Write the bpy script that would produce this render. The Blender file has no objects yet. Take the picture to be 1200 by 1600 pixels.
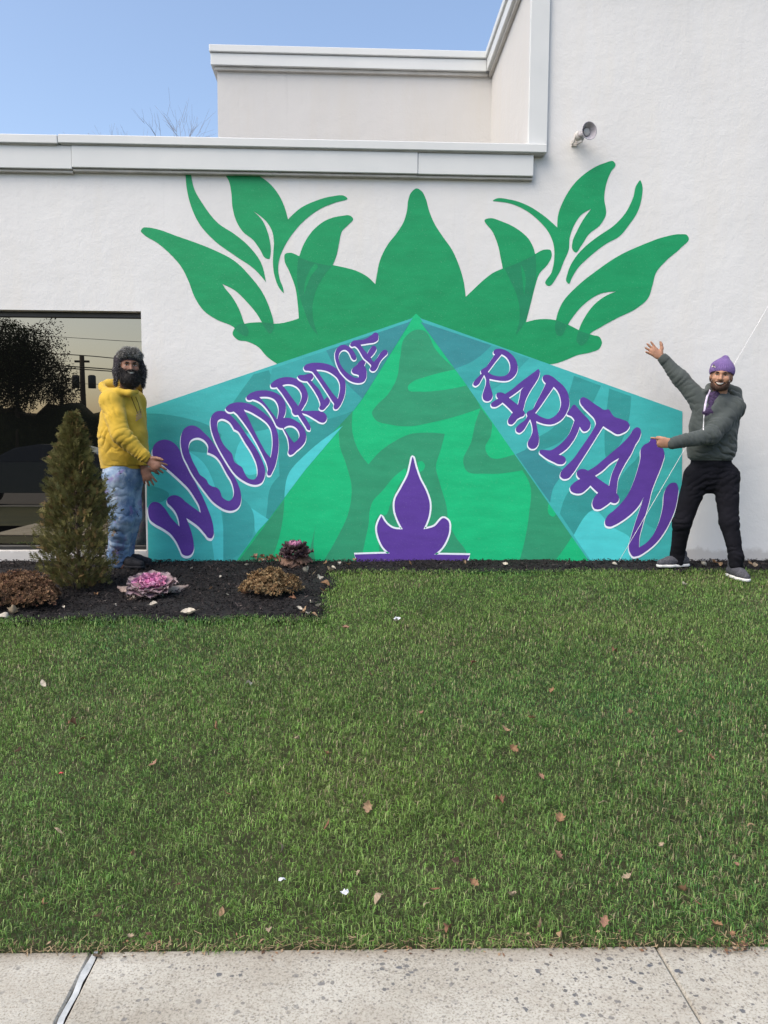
import bpy, math, random
import numpy as np
from mathutils import Vector, Matrix, geometry
from mathutils.bvhtree import BVHTree

random.seed(7)
RNG = np.random.default_rng(11)
scene = bpy.context.scene
COL = scene.collection

# ------------------------------------------------------------------ camera
CAM = np.array([0.0, 0.0, 1.03])
YAW, PITCH, ROLL = math.radians(2.3), math.radians(5.2), 0.005
FPX = 1202.0
_f = np.array([math.sin(YAW)*math.cos(PITCH), math.cos(YAW)*math.cos(PITCH), -math.sin(PITCH)])
_r0 = np.array([math.cos(YAW), -math.sin(YAW), 0.0])
_u0 = np.cross(_r0, _f)
_r = _r0*math.cos(ROLL) + _u0*math.sin(ROLL)
_u = -_r0*math.sin(ROLL) + _u0*math.cos(ROLL)
cam_data = bpy.data.cameras.new('camera')
cam = bpy.data.objects.new('camera', cam_data)
COL.objects.link(cam)
cam.matrix_world = Matrix(((_r[0], _u[0], -_f[0], CAM[0]), (_r[1], _u[1], -_f[1], CAM[1]),
                           (_r[2], _u[2], -_f[2], CAM[2]), (0, 0, 0, 1)))
cam_data.sensor_fit = 'HORIZONTAL'
cam_data.sensor_width = 36.0
cam_data.lens = 36.0*FPX/1200.0
cam_data.clip_start = 0.05
cam_data.clip_end = 2000.0
scene.camera = cam

# ------------------------------------------------------------------ sky, sun, exposure
SUN_EL, SUN_AZ = math.radians(52.0), math.radians(-128.0)   # azimuth from +Y towards +X
world = bpy.data.worlds.new('World')
scene.world = world
world.use_nodes = True
wn = world.node_tree
bg = wn.nodes['Background']
sky = wn.nodes.new('ShaderNodeTexSky')
sky.sky_type = 'NISHITA'
sky.sun_disc = False
sky.sun_elevation = SUN_EL
sky.sun_rotation = SUN_AZ
sky.air_density = 1.0
sky.dust_density = 2.9
sky.ozone_density = 0.7
wn.links.new(sky.outputs[0], bg.inputs[0])
bg.inputs[1].default_value = 0.15
sun_data = bpy.data.lights.new('sun', 'SUN')
sun_data.energy = 1.4
sun_data.angle = math.radians(48)
sun_data.color = (1.0, 0.92, 0.82)
sun = bpy.data.objects.new('sun', sun_data)
COL.objects.link(sun)
_sd = Vector((math.sin(SUN_AZ)*math.cos(SUN_EL), math.cos(SUN_AZ)*math.cos(SUN_EL), math.sin(SUN_EL)))
sun.rotation_euler = _sd.to_track_quat('Z', 'Y').to_euler()
scene.view_settings.view_transform = 'Standard'
scene.view_settings.look = 'None'
scene.view_settings.exposure = 0.84
scene.view_settings.gamma = 1.0
scene.render.resolution_x = 768
scene.render.resolution_y = 1024

# ------------------------------------------------------------------ geometry helpers
W = 6.60                 # the painted wall stands on the plane y = W
SLOPE, LAWN_TOP = 0.078, 6.30

def ray(px, py):
    return _f + _r*((px-600.0)/FPX) - _u*((py-800.0)/FPX)

def P(px, py, Y):
    d = ray(px, py)
    return CAM + d*(Y/d[1])

def ground_z(y):
    return -max(0.0, LAWN_TOP-y)*SLOPE

def G(px, py):
    """point of the sloping lawn seen at a photograph position"""
    d = ray(px, py)
    t = (-SLOPE*LAWN_TOP-CAM[2])/(d[2]-SLOPE*d[1])
    p = CAM + d*t
    if p[1] > LAWN_TOP:
        p = CAM + d*(-CAM[2]/d[2])
    return p

def srgb(r, g, b):
    out = []
    for c in (r, g, b):
        c = c/255.0
        out.append(c/12.92 if c <= 0.04045 else ((c+0.055)/1.055)**2.4)
    return tuple(out)

def link(o, parent=None):
    COL.objects.link(o)
    if parent is not None:
        o.parent = parent
    return o

def tag(o, label=None, cat=None, group=None, kind=None):
    if label: o['label'] = label
    if cat: o['category'] = cat
    if group: o['group'] = group
    if kind: o['kind'] = kind
    return o

def thing(name, label, cat, loc=(0, 0, 0), group=None):
    o = bpy.data.objects.new(name, None)
    o.empty_display_size = 0.1
    o.location = loc
    link(o)
    return tag(o, label, cat, group)

def new_mesh(name, verts, faces, mat=None, smooth=False):
    me = bpy.data.meshes.new(name)
    verts = np.asarray(verts, dtype=np.float32)
    if isinstance(faces, np.ndarray):
        n, k = faces.shape
        me.vertices.add(len(verts)); me.vertices.foreach_set('co', verts.ravel())
        me.loops.add(n*k); me.loops.foreach_set('vertex_index', faces.astype(np.int32).ravel())
        me.polygons.add(n)
        me.polygons.foreach_set('loop_start', np.arange(0, n*k, k, dtype=np.int32))
        me.update(calc_edges=True)
    else:
        me.from_pydata(verts.tolist(), [], [list(map(int, f)) for f in faces])
        me.update()
    if smooth:
        me.polygons.foreach_set('use_smooth', np.ones(len(me.polygons), dtype=bool))
    if mat is not None:
        me.materials.append(mat)
    return me

def obj(name, verts, faces, mat, parent=None, smooth=False, kind=None):
    """linked mesh object; vertices are world coordinates, rebased on the parent"""
    verts = np.asarray(verts, dtype=np.float64)
    if parent is not None:
        loc = np.zeros(3); p = parent
        while p is not None:
            loc = loc + np.array(p.location); p = p.parent
        verts = verts - loc
    o = bpy.data.objects.new(name, new_mesh(name, verts, faces, mat, smooth))
    link(o, parent)
    if kind: o['kind'] = kind
    return o

def set_col(o_or_me, cols, name='col'):
    me = o_or_me.data if hasattr(o_or_me, 'data') else o_or_me
    a = me.color_attributes.new(name, 'FLOAT_COLOR', 'POINT')
    c = np.ones((len(cols), 4), dtype=np.float32); c[:, :3] = cols
    a.data.foreach_set('color', c.ravel())

class MB:
    """collects faces of one mesh"""
    def __init__(self): self.v = []; self.f = []
    def add(self, verts, faces):
        b = len(self.v)
        self.v += [tuple(map(float, p)) for p in verts]
        self.f += [tuple(b+i for i in f) for f in faces]
        return self
    def box(self, x0, x1, y0, y1, z0, z1, bevel=0.0):
        b = min(bevel, (x1-x0)*.45, (y1-y0)*.45, (z1-z0)*.45)
        if b <= 0:
            v = [(x, y, z) for x in (x0, x1) for y in (y0, y1) for z in (z0, z1)]
            return self.add(v, [(0, 1, 3, 2), (4, 6, 7, 5), (0, 4, 5, 1), (2, 3, 7, 6), (0, 2, 6, 4), (1, 5, 7, 3)])
        v = []; ids = {}
        for ix, x in ((0, x0), (1, x1)):
            for iy, y in ((0, y0), (1, y1)):
                for iz, z in ((0, z0), (1, z1)):
                    sx, sy, sz = (b if ix == 0 else -b), (b if iy == 0 else -b), (b if iz == 0 else -b)
                    ids[(ix, iy, iz, 'x')] = len(v); v.append((x, y+sy, z+sz))
                    ids[(ix, iy, iz, 'y')] = len(v); v.append((x+sx, y, z+sz))
                    ids[(ix, iy, iz, 'z')] = len(v); v.append((x+sx, y+sy, z))
        f = []
        q = [(0, 0), (0, 1), (1, 1), (1, 0)]
        for i in (0, 1):
            f.append([ids[(i, a, c, 'x')] for a, c in q]); f.append([ids[(a, i, c, 'y')] for a, c in q])
            f.append([ids[(a, c, i, 'z')] for a, c in q])
        for a in (0, 1):
            for c in (0, 1):
                f.append([ids[(0, a, c, 'y')], ids[(1, a, c, 'y')], ids[(1, a, c, 'z')], ids[(0, a, c, 'z')]])
                f.append([ids[(a, 0, c, 'x')], ids[(a, 1, c, 'x')], ids[(a, 1, c, 'z')], ids[(a, 0, c, 'z')]])
                f.append([ids[(a, c, 0, 'x')], ids[(a, c, 1, 'x')], ids[(a, c, 1, 'y')], ids[(a, c, 0, 'y')]])
                for e in (0, 1):
                    f.append([ids[(a, c, e, 'x')], ids[(a, c, e, 'y')], ids[(a, c, e, 'z')]])
        return self.add(v, f)
    def tube(self, pts, radii, n=6, cap=True):
        pts = [np.asarray(p, float) for p in pts]
        if np.isscalar(radii): radii = [radii]*len(pts)
        ref = None; rings = []
        for i, p in enumerate(pts):
            t = pts[min(i+1, len(pts)-1)]-pts[max(i-1, 0)]
            t = t/(np.linalg.norm(t)+1e-9)
            if ref is None:
                ref = np.cross(t, (0.31, 0.2, 0.93))
                if np.linalg.norm(ref) < 1e-3: ref = np.cross(t, (1, 0, 0))
            ref = ref-t*np.dot(ref, t); ref /= np.linalg.norm(ref)+1e-9
            w = np.cross(t, ref)
            rings.append([p+radii[i]*(math.cos(a)*ref+math.sin(a)*w) for a in np.linspace(0, 2*math.pi, n, endpoint=False)])
        v = [q for r in rings for q in r]; f = []
        for i in range(len(pts)-1):
            for j in range(n):
                f.append((i*n+j, i*n+(j+1) % n, (i+1)*n+(j+1) % n, (i+1)*n+j))
        if cap:
            f.append(tuple(range(n-1, -1, -1))); f.append(tuple((len(pts)-1)*n+j for j in range(n)))
        return self.add(v, f)
    def lathe(self, prof, origin, axis, n=28):
        axis = np.asarray(axis, float); axis /= np.linalg.norm(axis)
        a = np.cross(axis, (0, 0, 1.0))
        if np.linalg.norm(a) < 1e-3: a = np.array((1.0, 0, 0))
        a /= np.linalg.norm(a); b = np.cross(axis, a); o = np.asarray(origin, float)
        v = []; f = []
        for (t, r) in prof:
            for k in range(n):
                an = 2*math.pi*k/n
                v.append(o+axis*t+(a*math.cos(an)+b*math.sin(an))*r)
        for i in range(len(prof)-1):
            for k in range(n):
                f.append((i*n+k, (i+1)*n+k, (i+1)*n+(k+1) % n, i*n+(k+1) % n))
        return self.add(v, f)
    def build(self, name, mat, parent=None, smooth=False, kind=None):
        return obj(name, np.array(self.v), self.f, mat, parent, smooth, kind)

def vnoise(p, seed=0):
    """value noise, p (n,3) -> -1..1"""
    p = np.asarray(p, float)
    i = np.floor(p).astype(np.int64); f = p-i
    u = f*f*(3-2*f)
    def h(ix, iy, iz):
        n = (ix*374761393+iy*668265263+iz*2147483647+seed*1274126177) & 0xffffffff
        n = ((n ^ (n >> 13))*1274126177) & 0xffffffff
        return ((n ^ (n >> 16)) & 0xffff)/32767.5-1.0
    r = 0
    for dx in (0, 1):
        for dy in (0, 1):
            for dz in (0, 1):
                w = (u[:, 0] if dx else 1-u[:, 0])*(u[:, 1] if dy else 1-u[:, 1])*(u[:, 2] if dz else 1-u[:, 2])
                r = r+w*h(i[:, 0]+dx, i[:, 1]+dy, i[:, 2]+dz)
    return r

def fbm(p, octaves=3, seed=0):
    r = 0; a = 1.0
    for o in range(octaves):
        r = r+a*vnoise(np.asarray(p)*(2.03**o)+o*17.3, seed+o); a *= 0.5
    return r

# ------------------------------------------------------------------ material helpers
def mat_base(name, rough=0.8, color=(0.5, 0.5, 0.5), spec=0.3):
    m = bpy.data.materials.new(name)
    m.use_nodes = True
    b = m.node_tree.nodes['Principled BSDF']
    b.inputs['Base Color'].default_value = (*color, 1)
    b.inputs['Roughness'].default_value = rough
    b.inputs['Specular IOR Level'].default_value = spec
    return m, m.node_tree, b

def nd(t, kind, **kw):
    n = t.nodes.new(kind)
    for k, v in kw.items():
        if k in n.inputs: n.inputs[k].default_value = v
        else: setattr(n, k, v)
    return n

def coords(t, scale=(1, 1, 1)):
    g = nd(t, 'ShaderNodeNewGeometry')
    mp = nd(t, 'ShaderNodeMapping')
    mp.inputs['Scale'].default_value = scale
    t.links.new(g.outputs['Position'], mp.inputs[0])
    return mp.outputs[0]

def noise(t, vec, scale, detail=3, rough=0.55):
    n = nd(t, 'ShaderNodeTexNoise', Scale=scale, Detail=detail, Roughness=rough)
    t.links.new(vec, n.inputs['Vector'])
    return n.outputs['Fac']

def ramp(t, fac, stops):
    r = nd(t, 'ShaderNodeValToRGB')
    els = r.color_ramp.elements
    while len(els) < len(stops): els.new(0.5)
    for e, (p, c) in zip(els, stops):
        e.position = p; e.color = (*c, 1) if len(c) == 3 else c
    t.links.new(fac, r.inputs[0])
    return r.outputs[0]

def mixc(t, fac, a, b, mode='MIX'):
    n = nd(t, 'ShaderNodeMix', data_type='RGBA', blend_type=mode)
    if isinstance(fac, (int, float)): n.inputs[0].default_value = fac
    else: t.links.new(fac, n.inputs[0])
    for s, v in ((6, a), (7, b)):
        if isinstance(v, tuple): n.inputs[s].default_value = (*v, 1)
        else: t.links.new(v, n.inputs[s])
    return n.outputs[2]

def bump(t, b, height, strength=0.3, dist=0.01):
    n = nd(t, 'ShaderNodeBump', Strength=strength, Distance=dist)
    t.links.new(height, n.inputs['Height'])
    t.links.new(n.outputs[0], b.inputs['Normal'])
    return n

def gray(v): return (v, v, v)

def mat_noisy(name, c0, c1, scale=8, rough=0.8, bump_s=0.0, bump_scale=60, bump_d=0.004, spec=0.3, detail=4):
    m, t, b = mat_base(name, rough, c0, spec)
    v = coords(t)
    t.links.new(ramp(t, noise(t, v, scale, detail), [(0.3, c0), (0.7, c1)]), b.inputs['Base Color'])
    if bump_s > 0:
        bump(t, b, noise(t, v, bump_scale, 3), bump_s, bump_d)
    return m

def mat_attr(name, rough=0.7, spec=0.2, sss=0.0, transl=0.0):
    m, t, b = mat_base(name, rough, (.5, .5, .5), spec)
    a = nd(t, 'ShaderNodeVertexColor', layer_name='col')
    t.links.new(a.outputs[0], b.inputs['Base Color'])
    if transl > 0:
        tr = nd(t, 'ShaderNodeBsdfTranslucent')
        t.links.new(a.outputs[0], tr.inputs[0])
        mx = nd(t, 'ShaderNodeMixShader'); mx.inputs[0].default_value = transl
        t.links.new(b.outputs[0], mx.inputs[1]); t.links.new(tr.outputs[0], mx.inputs[2])
        t.links.new(mx.outputs[0], t.nodes['Material Output'].inputs[0])
    return m

def stucco_bump(t, b, s=1.0):
    v = coords(t)
    n1 = noise(t, v, 11, 4, 0.6); n2 = noise(t, v, 55, 3, 0.6); n3 = noise(t, v, 2.2, 2)
    a = nd(t, 'ShaderNodeMath', operation='MULTIPLY_ADD')
    t.links.new(n2, a.inputs[0]); a.inputs[1].default_value = 0.35; t.links.new(n1, a.inputs[2])
    a2 = nd(t, 'ShaderNodeMath', operation='MULTIPLY_ADD')
    t.links.new(n3, a2.inputs[0]); a2.inputs[1].default_value = 1.0; t.links.new(a.outputs[0], a2.inputs[2])
    bump(t, b, a2.outputs[0], 0.34*s, 0.012)
    return v

def mat_stucco(name, c, stain=0.10):
    m, t, b = mat_base(name, 0.85, c, 0.2)
    v = stucco_bump(t, b)
    big = noise(t, v, 0.9, 5, 0.6)
    vs = coords(t, (3.0, 3.0, 0.35))
    streak = noise(t, vs, 1.6, 5, 0.65)
    k = 1-stain
    dark = tuple(x*k for x in c); warm = (c[0]*0.97, c[1]*0.945, c[2]*0.90)
    c1 = mixc(t, ramp(t, big, [(0.35, gray(0)), (0.7, gray(1))]), c, dark)
    c2 = mixc(t, ramp(t, streak, [(0.48, gray(0)), (0.8, gray(0.8))]), c1, warm)
    # rain streaks and splashed dirt along the foot of the wall
    g = nd(t, 'ShaderNodeSeparateXYZ'); t.links.new(coords(t), g.inputs[0])
    foot = nd(t, 'ShaderNodeMath', operation='MULTIPLY_ADD'); t.links.new(noise(t, v, 9, 5, .7), foot.inputs[0]); foot.inputs[1].default_value = -.17; t.links.new(g.outputs[2], foot.inputs[2])
    c3 = mixc(t, ramp(t, foot.outputs[0], [(0.0, gray(.40)), (.035, gray(0))]), c2, (.30, .27, .23))
    vs2 = coords(t, (5.0, 5.0, 0.12)); st = noise(t, vs2, 2.6, 6, .7)
    c4 = mixc(t, ramp(t, st, [(0.60, gray(0)), (0.82, gray(0.55))]), c3, tuple(x*.80 for x in c))
    t.links.new(c4, b.inputs['Base Color'])
    return m

def mat_paint(name, c, var=0.10):
    m, t, b = mat_base(name, 0.5, c, 0.25)
    v = stucco_bump(t, b, 0.55)
    n = noise(t, coords(t, (1.0, 1.0, 3.5)), 3.2, 5, 0.65)
    lo = tuple(x*(1-var) for x in c); hi = tuple(min(1, x*(1+var)) for x in c)
    c1 = ramp(t, n, [(0.3, lo), (0.7, hi)])
    sp = noise(t, v, 150, 2)
    c2 = mixc(t, ramp(t, sp, [(0.66, gray(0)), (0.8, gray(0.22))]), c1, (0.75, 0.76, 0.78))
    t.links.new(c2, b.inputs['Base Color'])
    return m
# ------------------------------------------------------------------ materials of the setting
M_WALL = mat_stucco('white_stucco', (0.705, 0.70, 0.685))
M_WALL2 = mat_stucco('cream_stucco', (0.56, 0.55, 0.53), 0.06)
M_FASCIA = mat_noisy('painted_metal_fascia', (0.585, 0.60, 0.59), (0.63, 0.64, 0.625), 3, 0.45, 0.06, 30, 0.003, 0.4)
M_LIP = mat_noisy('drip_edge_metal', (0.40, 0.38, 0.34), (0.50, 0.48, 0.44), 6, 0.5, 0.05, 30, 0.003, 0.4)
M_ROOF = mat_noisy('roof_membrane', (0.20, 0.20, 0.20), (0.27, 0.26, 0.25), 5, 0.9)
M_FRAME = mat_noisy('black_aluminium', (0.012, 0.012, 0.012), (0.02, 0.02, 0.02), 9, 0.35, spec=0.5)
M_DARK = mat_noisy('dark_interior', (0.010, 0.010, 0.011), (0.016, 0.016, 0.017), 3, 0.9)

def mat_glass():
    m, t, b = mat_base('bronze_mirror_glass', 0.02, (0.005, 0.005, 0.005), 0.0)
    gl = nd(t, 'ShaderNodeBsdfGlossy'); gl.inputs['Color'].default_value = (0.85, 0.77, 0.63, 1)
    gl.inputs['Roughness'].default_value = 0.0
    n = nd(t, 'ShaderNodeBump', Strength=0.02, Distance=0.02)
    t.links.new(noise(t, coords(t), 1.3, 1), n.inputs['Height'])
    t.links.new(n.outputs[0], gl.inputs['Normal'])
    mx = nd(t, 'ShaderNodeMixShader'); mx.inputs[0].default_value = 0.34
    t.links.new(b.outputs[0], mx.inputs[1]); t.links.new(gl.outputs[0], mx.inputs[2])
    t.links.new(mx.outputs[0], t.nodes['Material Output'].inputs[0])
    return m
M_GLASS = mat_glass()

# ------------------------------------------------------------------ building
FY = W-0.06                       # face of the metal fascia
z_cap_top = P(430, 216, FY-0.03)[2]
z_cap_bot = P(430, 233, FY-0.02)[2]
z_f_bot = P(430, 267.5, FY)[2]
z_lip = P(430, 273.5, FY+0.02)[2]
x_f_end = P(834, 260, FY)[0]
x_cap_end = P(855, 232, FY-0.02)[0]
x_trim0, x_trim1 = P(827, 130, W-0.03)[0], P(857, 130, W-0.03)[0]
x_tall = x_trim0+0.02
YB = P(0, 0, 8.5)[1]              # recessed upper wall
z_up_top = P(545, 74, YB-0.085)[2]
z_up_f0 = P(545, 86, YB-0.075)[2]
z_up_f1 = P(545, 106, YB-0.065)[2]
z_up_l = P(545, 114, YB-0.035)[2]
x_up0 = P(340, 160, YB)[0]
x_upc = P(327, 90, YB-0.07)[0]
xl, xr = -7.5, 7.5
wx1 = P(224, 650, W)[0]; wx0 = -5.2
wz0 = P(180, 861, W)[2]; wz1 = P(110, 485, W)[2]

bld = thing('commercial_building', 'white stucco building with metal fascia, recessed upper storey and tall right wing', 'building', (0, W, 0))
def facade():
    m = MB()
    def q(x0, x1, z0, z1, y=W):
        nx = max(1, int((x1-x0)/0.8)); 
        m.add([(x0, y, z0), (x1, y, z0), (x1, y, z1), (x0, y, z1)], [(0, 1, 2, 3)])
    zt = z_cap_bot-0.01
    q(xl, wx0, -0.4, zt); q(wx0, wx1, -0.4, wz0); q(wx0, wx1, wz1, zt); q(wx1, x_tall, -0.4, zt)
    q(x_tall, xr, -0.4, z_up_top-0.02)
    d = 0.16                      # window reveal
    m.add([(wx1, W, wz0), (wx1, W+d, wz0), (wx1, W+d, wz1), (wx1, W, wz1)], [(0, 1, 2, 3)])
    m.add([(wx0, W, wz0), (wx0, W+d, wz0), (wx0, W+d, wz1), (wx0, W, wz1)], [(3, 2, 1, 0)])
    m.add([(wx0, W, wz1), (wx1, W, wz1), (wx1, W+d, wz1), (wx0, W+d, wz1)], [(0, 1, 2, 3)])
    m.add([(wx0, W, wz0), (wx1, W, wz0), (wx1, W+d, wz0), (wx0, W+d, wz0)], [(3, 2, 1, 0)])
    # ends and back
    for x in (xl, xr):
        m.add([(x, W, -0.4), (x, W+6, -0.4), (x, W+6, zt), (x, W, zt)], [(0, 1, 2, 3)])
    m.add([(xl, W+6, -0.4), (xr, W+6, -0.4), (xr, W+6, zt), (xl, W+6, zt)], [(0, 1, 2, 3)])
    return m.build('front_wall', M_WALL, bld)
facade()
m = MB()   # upper recessed wall and the left flank of the tall wing
zr = z_cap_top-0.10
m.add([(x_up0, YB, zr), (x_tall+0.01, YB, zr), (x_tall+0.01, YB, z_up_top-.02), (x_up0, YB, z_up_top-.02)], [(0, 1, 2, 3)])
m.add([(x_up0, YB, zr), (x_up0, YB+4, zr), (x_up0, YB+4, z_up_top-.02), (x_up0, YB, z_up_top-.02)], [(3, 2, 1, 0)])
m.add([(x_tall, W+.004, zr), (x_tall, YB+.01, zr), (x_tall, YB+.01, z_up_top-.02), (x_tall, W+.004, z_up_top-.02)], [(3, 2, 1, 0)])
m.build('upper_wall', M_WALL2, bld)
m = MB()
m.box(xl+.02, x_tall-.004, W+.03, W+5.9, zr-.06, zr+.006)
m.build('flat_roof', M_ROOF, bld)
MB().box(x_up0+.01, xr-.02, YB+.02, YB+3.9, z_up_top-.16, z_up_top-.06).build('upper_roof', M_ROOF, bld)
# fascia runs in lengths of sheet metal
fx = [xl, P(112, 245, FY)[0], P(653, 260, FY)[0], x_f_end]
for i in range(3):
    dz = -0.012 if i == 0 else 0.0
    dy = 0.006 if i == 1 else 0.0
    MB().box(fx[i]+.0007, fx[i+1]-.0007, FY-dy, W-.001, z_f_bot+dz, z_cap_bot+.004, .004).build('fascia_panel', M_FASCIA, bld)
    MB().box(fx[i]+.0007, fx[i+1]-.0007, FY+.022-dy, W-.001, z_lip+dz, z_f_bot+dz-.004, .003).build('drip_edge', M_LIP, bld)
cx = [xl, P(92, 218, FY)[0], x_cap_end]
for i in range(2):
    dz = -0.006 if i == 0 else 0
    MB().box(cx[i]+.0015, cx[i+1]-.0015, FY-.03, W+.20, z_cap_bot+.012+dz, z_cap_top+dz, .006).build('cap_flashing', M_FASCIA, bld)
    MB().box(cx[i]+.02, cx[i+1]-.02, FY-.012, W-.003, z_cap_bot+.0045+dz, z_cap_bot+.0115+dz).build('shadow_gap', M_LIP, bld)
# corner trim of the tall wing
MB().box(x_trim0, x_trim1, W-.035, W-.002, z_cap_top+.001, z_up_top+.05, .004).build('corner_trim', M_FASCIA, bld)
# coping of the recessed storey and of the wing's flank
def coping(x0, x1, y0, y1, name_mat):
    pass
ov = 0.065
MB().box(x_upc, x_tall-ov-.001, YB-ov-.02, YB+.25, z_up_f0, z_up_top, .006).build('coping_cap', M_FASCIA, bld)
MB().box(x_upc+.012, x_tall-ov-.001, YB-ov, YB+.0, z_up_f1, z_up_f0-.006, .004).build('coping_fascia', M_FASCIA, bld)
MB().box(x_upc+.045, x_tall-ov+.02, YB-ov+.03, YB-.001, z_up_l, z_up_f1-.004, .004).build('coping_lip', M_LIP, bld)
MB().box(x_upc+.012, x_up0-.001, YB+.002, YB+3.9, z_up_f1, z_up_f0-.006).build('coping_fascia', M_FASCIA, bld)
MB().box(x_tall-ov-.02, x_tall+.25, W-.12, YB-ov-.022, z_up_f0, z_up_top, .006).build('coping_cap', M_FASCIA, bld)
MB().box(x_tall-ov, x_tall-.001, W-.10, YB-ov-.002, z_up_f1, z_up_f0-.006, .004).build('coping_fascia', M_FASCIA, bld)
MB().box(x_tall-ov+.03, x_tall-.002, W-.05, YB-.002, z_up_l, z_up_f1-.004, .004).build('coping_lip', M_LIP, bld)
MB().box(x_tall+.251, xr+.1, W-.12, W+.25, z_up_f0, z_up_top, .006).build('coping_cap', M_FASCIA, bld)
# window in the left wing
win = bpy.data.objects.new('window', None); win.location = (0, 0, 0); link(win, bld)
yg = W+0.11
fw = 0.045
MB().box(wx0+.002, wx1-.002, yg-.03, yg+.03, wz1-fw, wz1-.002, .004).build('frame_head', M_FRAME, win)
MB().box(wx0+.002, wx1-.002, yg-.03, yg+.03, wz0+.002, wz0+.035, .004).build('frame_sill', M_FRAME, win)
MB().box(wx1-.022, wx1-.002, yg-.028, yg+.028, wz0+.036, wz1-fw-.001, .004).build('frame_jamb', M_FRAME, win)
MB().box(wx0+.002, wx0+.04, yg-.028, yg+.028, wz0+.036, wz1-fw-.001, .004).build('frame_jamb', M_FRAME, win)
xm = -3.75
MB().box(xm-.03, xm+.03, yg-.027, yg+.027, wz0+.036, wz1-fw-.001, .004).build('mullion', M_FRAME, win)
for a, c in ((wx0+.04, xm-.03), (xm+.03, wx1-.022)):
    MB().box(a, c, yg-.005, yg+.005, wz0+.035, wz1-fw).build('pane', M_GLASS, win)
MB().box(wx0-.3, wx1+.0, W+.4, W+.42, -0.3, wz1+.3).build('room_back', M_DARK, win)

# ------------------------------------------------------------------ horn loudspeaker
M_HORN = mat_noisy('grey_horn_plastic', (0.42, 0.39, 0.42), (0.50, 0.47, 0.49), 20, 0.5)
M_HORNW = mat_noisy('cream_horn_plastic', (0.50, 0.475, 0.44), (0.56, 0.535, 0.50), 20, 0.5)
hp = P(917, 206, W-.17)
horn = thing('horn_loudspeaker', 'small grey horn loudspeaker mounted high on the tall white wall', 'loudspeaker', tuple(hp))
ax = np.array((0.30, -0.93, -0.08)); ax /= np.linalg.norm(ax)
MB().lathe([(-.085, .018), (-.06, .021), (-.03, .030), (0, .045), (.025, .064), (.032, .070), (.036, .070), (.036, .066), (.028, .061), (.0, .040), (-.03, .026), (-.05, .018), (-.052, 0)], hp, ax).build('bell', M_HORN, horn, True)
MB().lathe([(-.05, .018), (-.01, .030), (.0, .030), (.004, .026), (.004, .0)], hp, ax).build('reflector', M_HORNW, horn, True)
MB().lathe([(-.135, 0), (-.135, .034), (-.13, .038), (-.092, .038), (-.088, .034), (-.088, 0)], hp, ax).build('driver', M_HORNW, horn, True)
hb = hp-ax*.10
w0 = np.array((hb[0]-.035, W-.004, hb[2]-.045))
m = MB(); m.tube([hb+(-.042, 0, 0), hb+(-.042, .01, -.05), w0+(-.01, 0, 0)], .006, 6); m.tube([hb+(.042, 0, 0), hb+(.02, .01, -.05), w0+(.03, 0, 0)], .006, 6)
m.build('bracket', M_HORNW, horn, True)
MB().box(w0[0]-.015, w0[0]+.035, W-.012, W-.001, w0[2]-.02, w0[2]+.03, .003).build('mounting_plate', M_HORNW, horn)

# ------------------------------------------------------------------ thin white cord
M_CORD = mat_noisy('white_cord', (0.78, 0.78, 0.78), (0.82, 0.82, 0.82), 30, 0.6)
ca, cb = P(963, 884, W-.06), P(1300, 308, W-.03)
MB().tube([ca+(cb-ca)*s for s in np.linspace(0, 1, 9)], .0019, 6).build('white_cord', M_CORD, None, True)
tag(bpy.data.objects['white_cord'], 'thin white cord stretched diagonally in front of the wall behind the man in grey', 'cord')
# ------------------------------------------------------------------ mural
def T(ox, oy, s, pts):
    return [(ox+p[0]/s, oy+p[1]/s, (p[2] if len(p) > 2 else 0)) for p in pts]

def smooth_loop(pts, n=7):
    """closed Catmull-Rom through the points; a third value of 1 marks a sharp corner"""
    N = len(pts); out = []
    A = [np.array(p[:2], float) for p in pts]
    cr = [len(p) > 2 and p[2] for p in pts]
    for i in range(N):
        p1, p2 = A[i], A[(i+1) % N]
        L = np.linalg.norm(p2-p1)
        def tan(j):
            if cr[j % N]: return None
            a, b, c = A[(j-1) % N], A[j % N], A[(j+1) % N]
            d1, d2 = np.linalg.norm(b-a)+1e-6, np.linalg.norm(c-b)+1e-6
            tt = ((b-a)/d1*d2+(c-b)/d2*d1)/(d1+d2)
            return tt
        t1, t2 = tan(i), tan(i+1)
        if t1 is None and t2 is None:
            out.append(p1); continue
        if t1 is None: t1 = (p2-p1)/L*1.5-t2*.5 if L > 0 else t2
        if t2 is None: t2 = (p2-p1)/L*1.5-t1*.5 if L > 0 else t1
        m1, m2 = t1*L, t2*L
        for k in range(n):
            u = k/n
            out.append((2*u**3-3*u**2+1)*p1+(u**3-2*u**2+u)*m1+(-2*u**3+3*u**2)*p2+(u**3-u**2)*m2)
    # drop near duplicates
    res = [out[0]]
    for q in out[1:]:
        if np.linalg.norm(q-res[-1]) > 0.15: res.append(q)
    return np.array(res)

def offset_loop(loop, d):
    a = np.roll(loop, 1, 0); c = np.roll(loop, -1, 0)
    t = c-a; t /= np.linalg.norm(t, axis=1)[:, None]+1e-9
    n = np.stack([t[:, 1], -t[:, 0]], 1)
    area = 0.5*np.sum(loop[:, 0]*c[:, 1]-c[:, 0]*loop[:, 1])
    return loop+n*d*(1 if area > 0 else -1)

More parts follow.
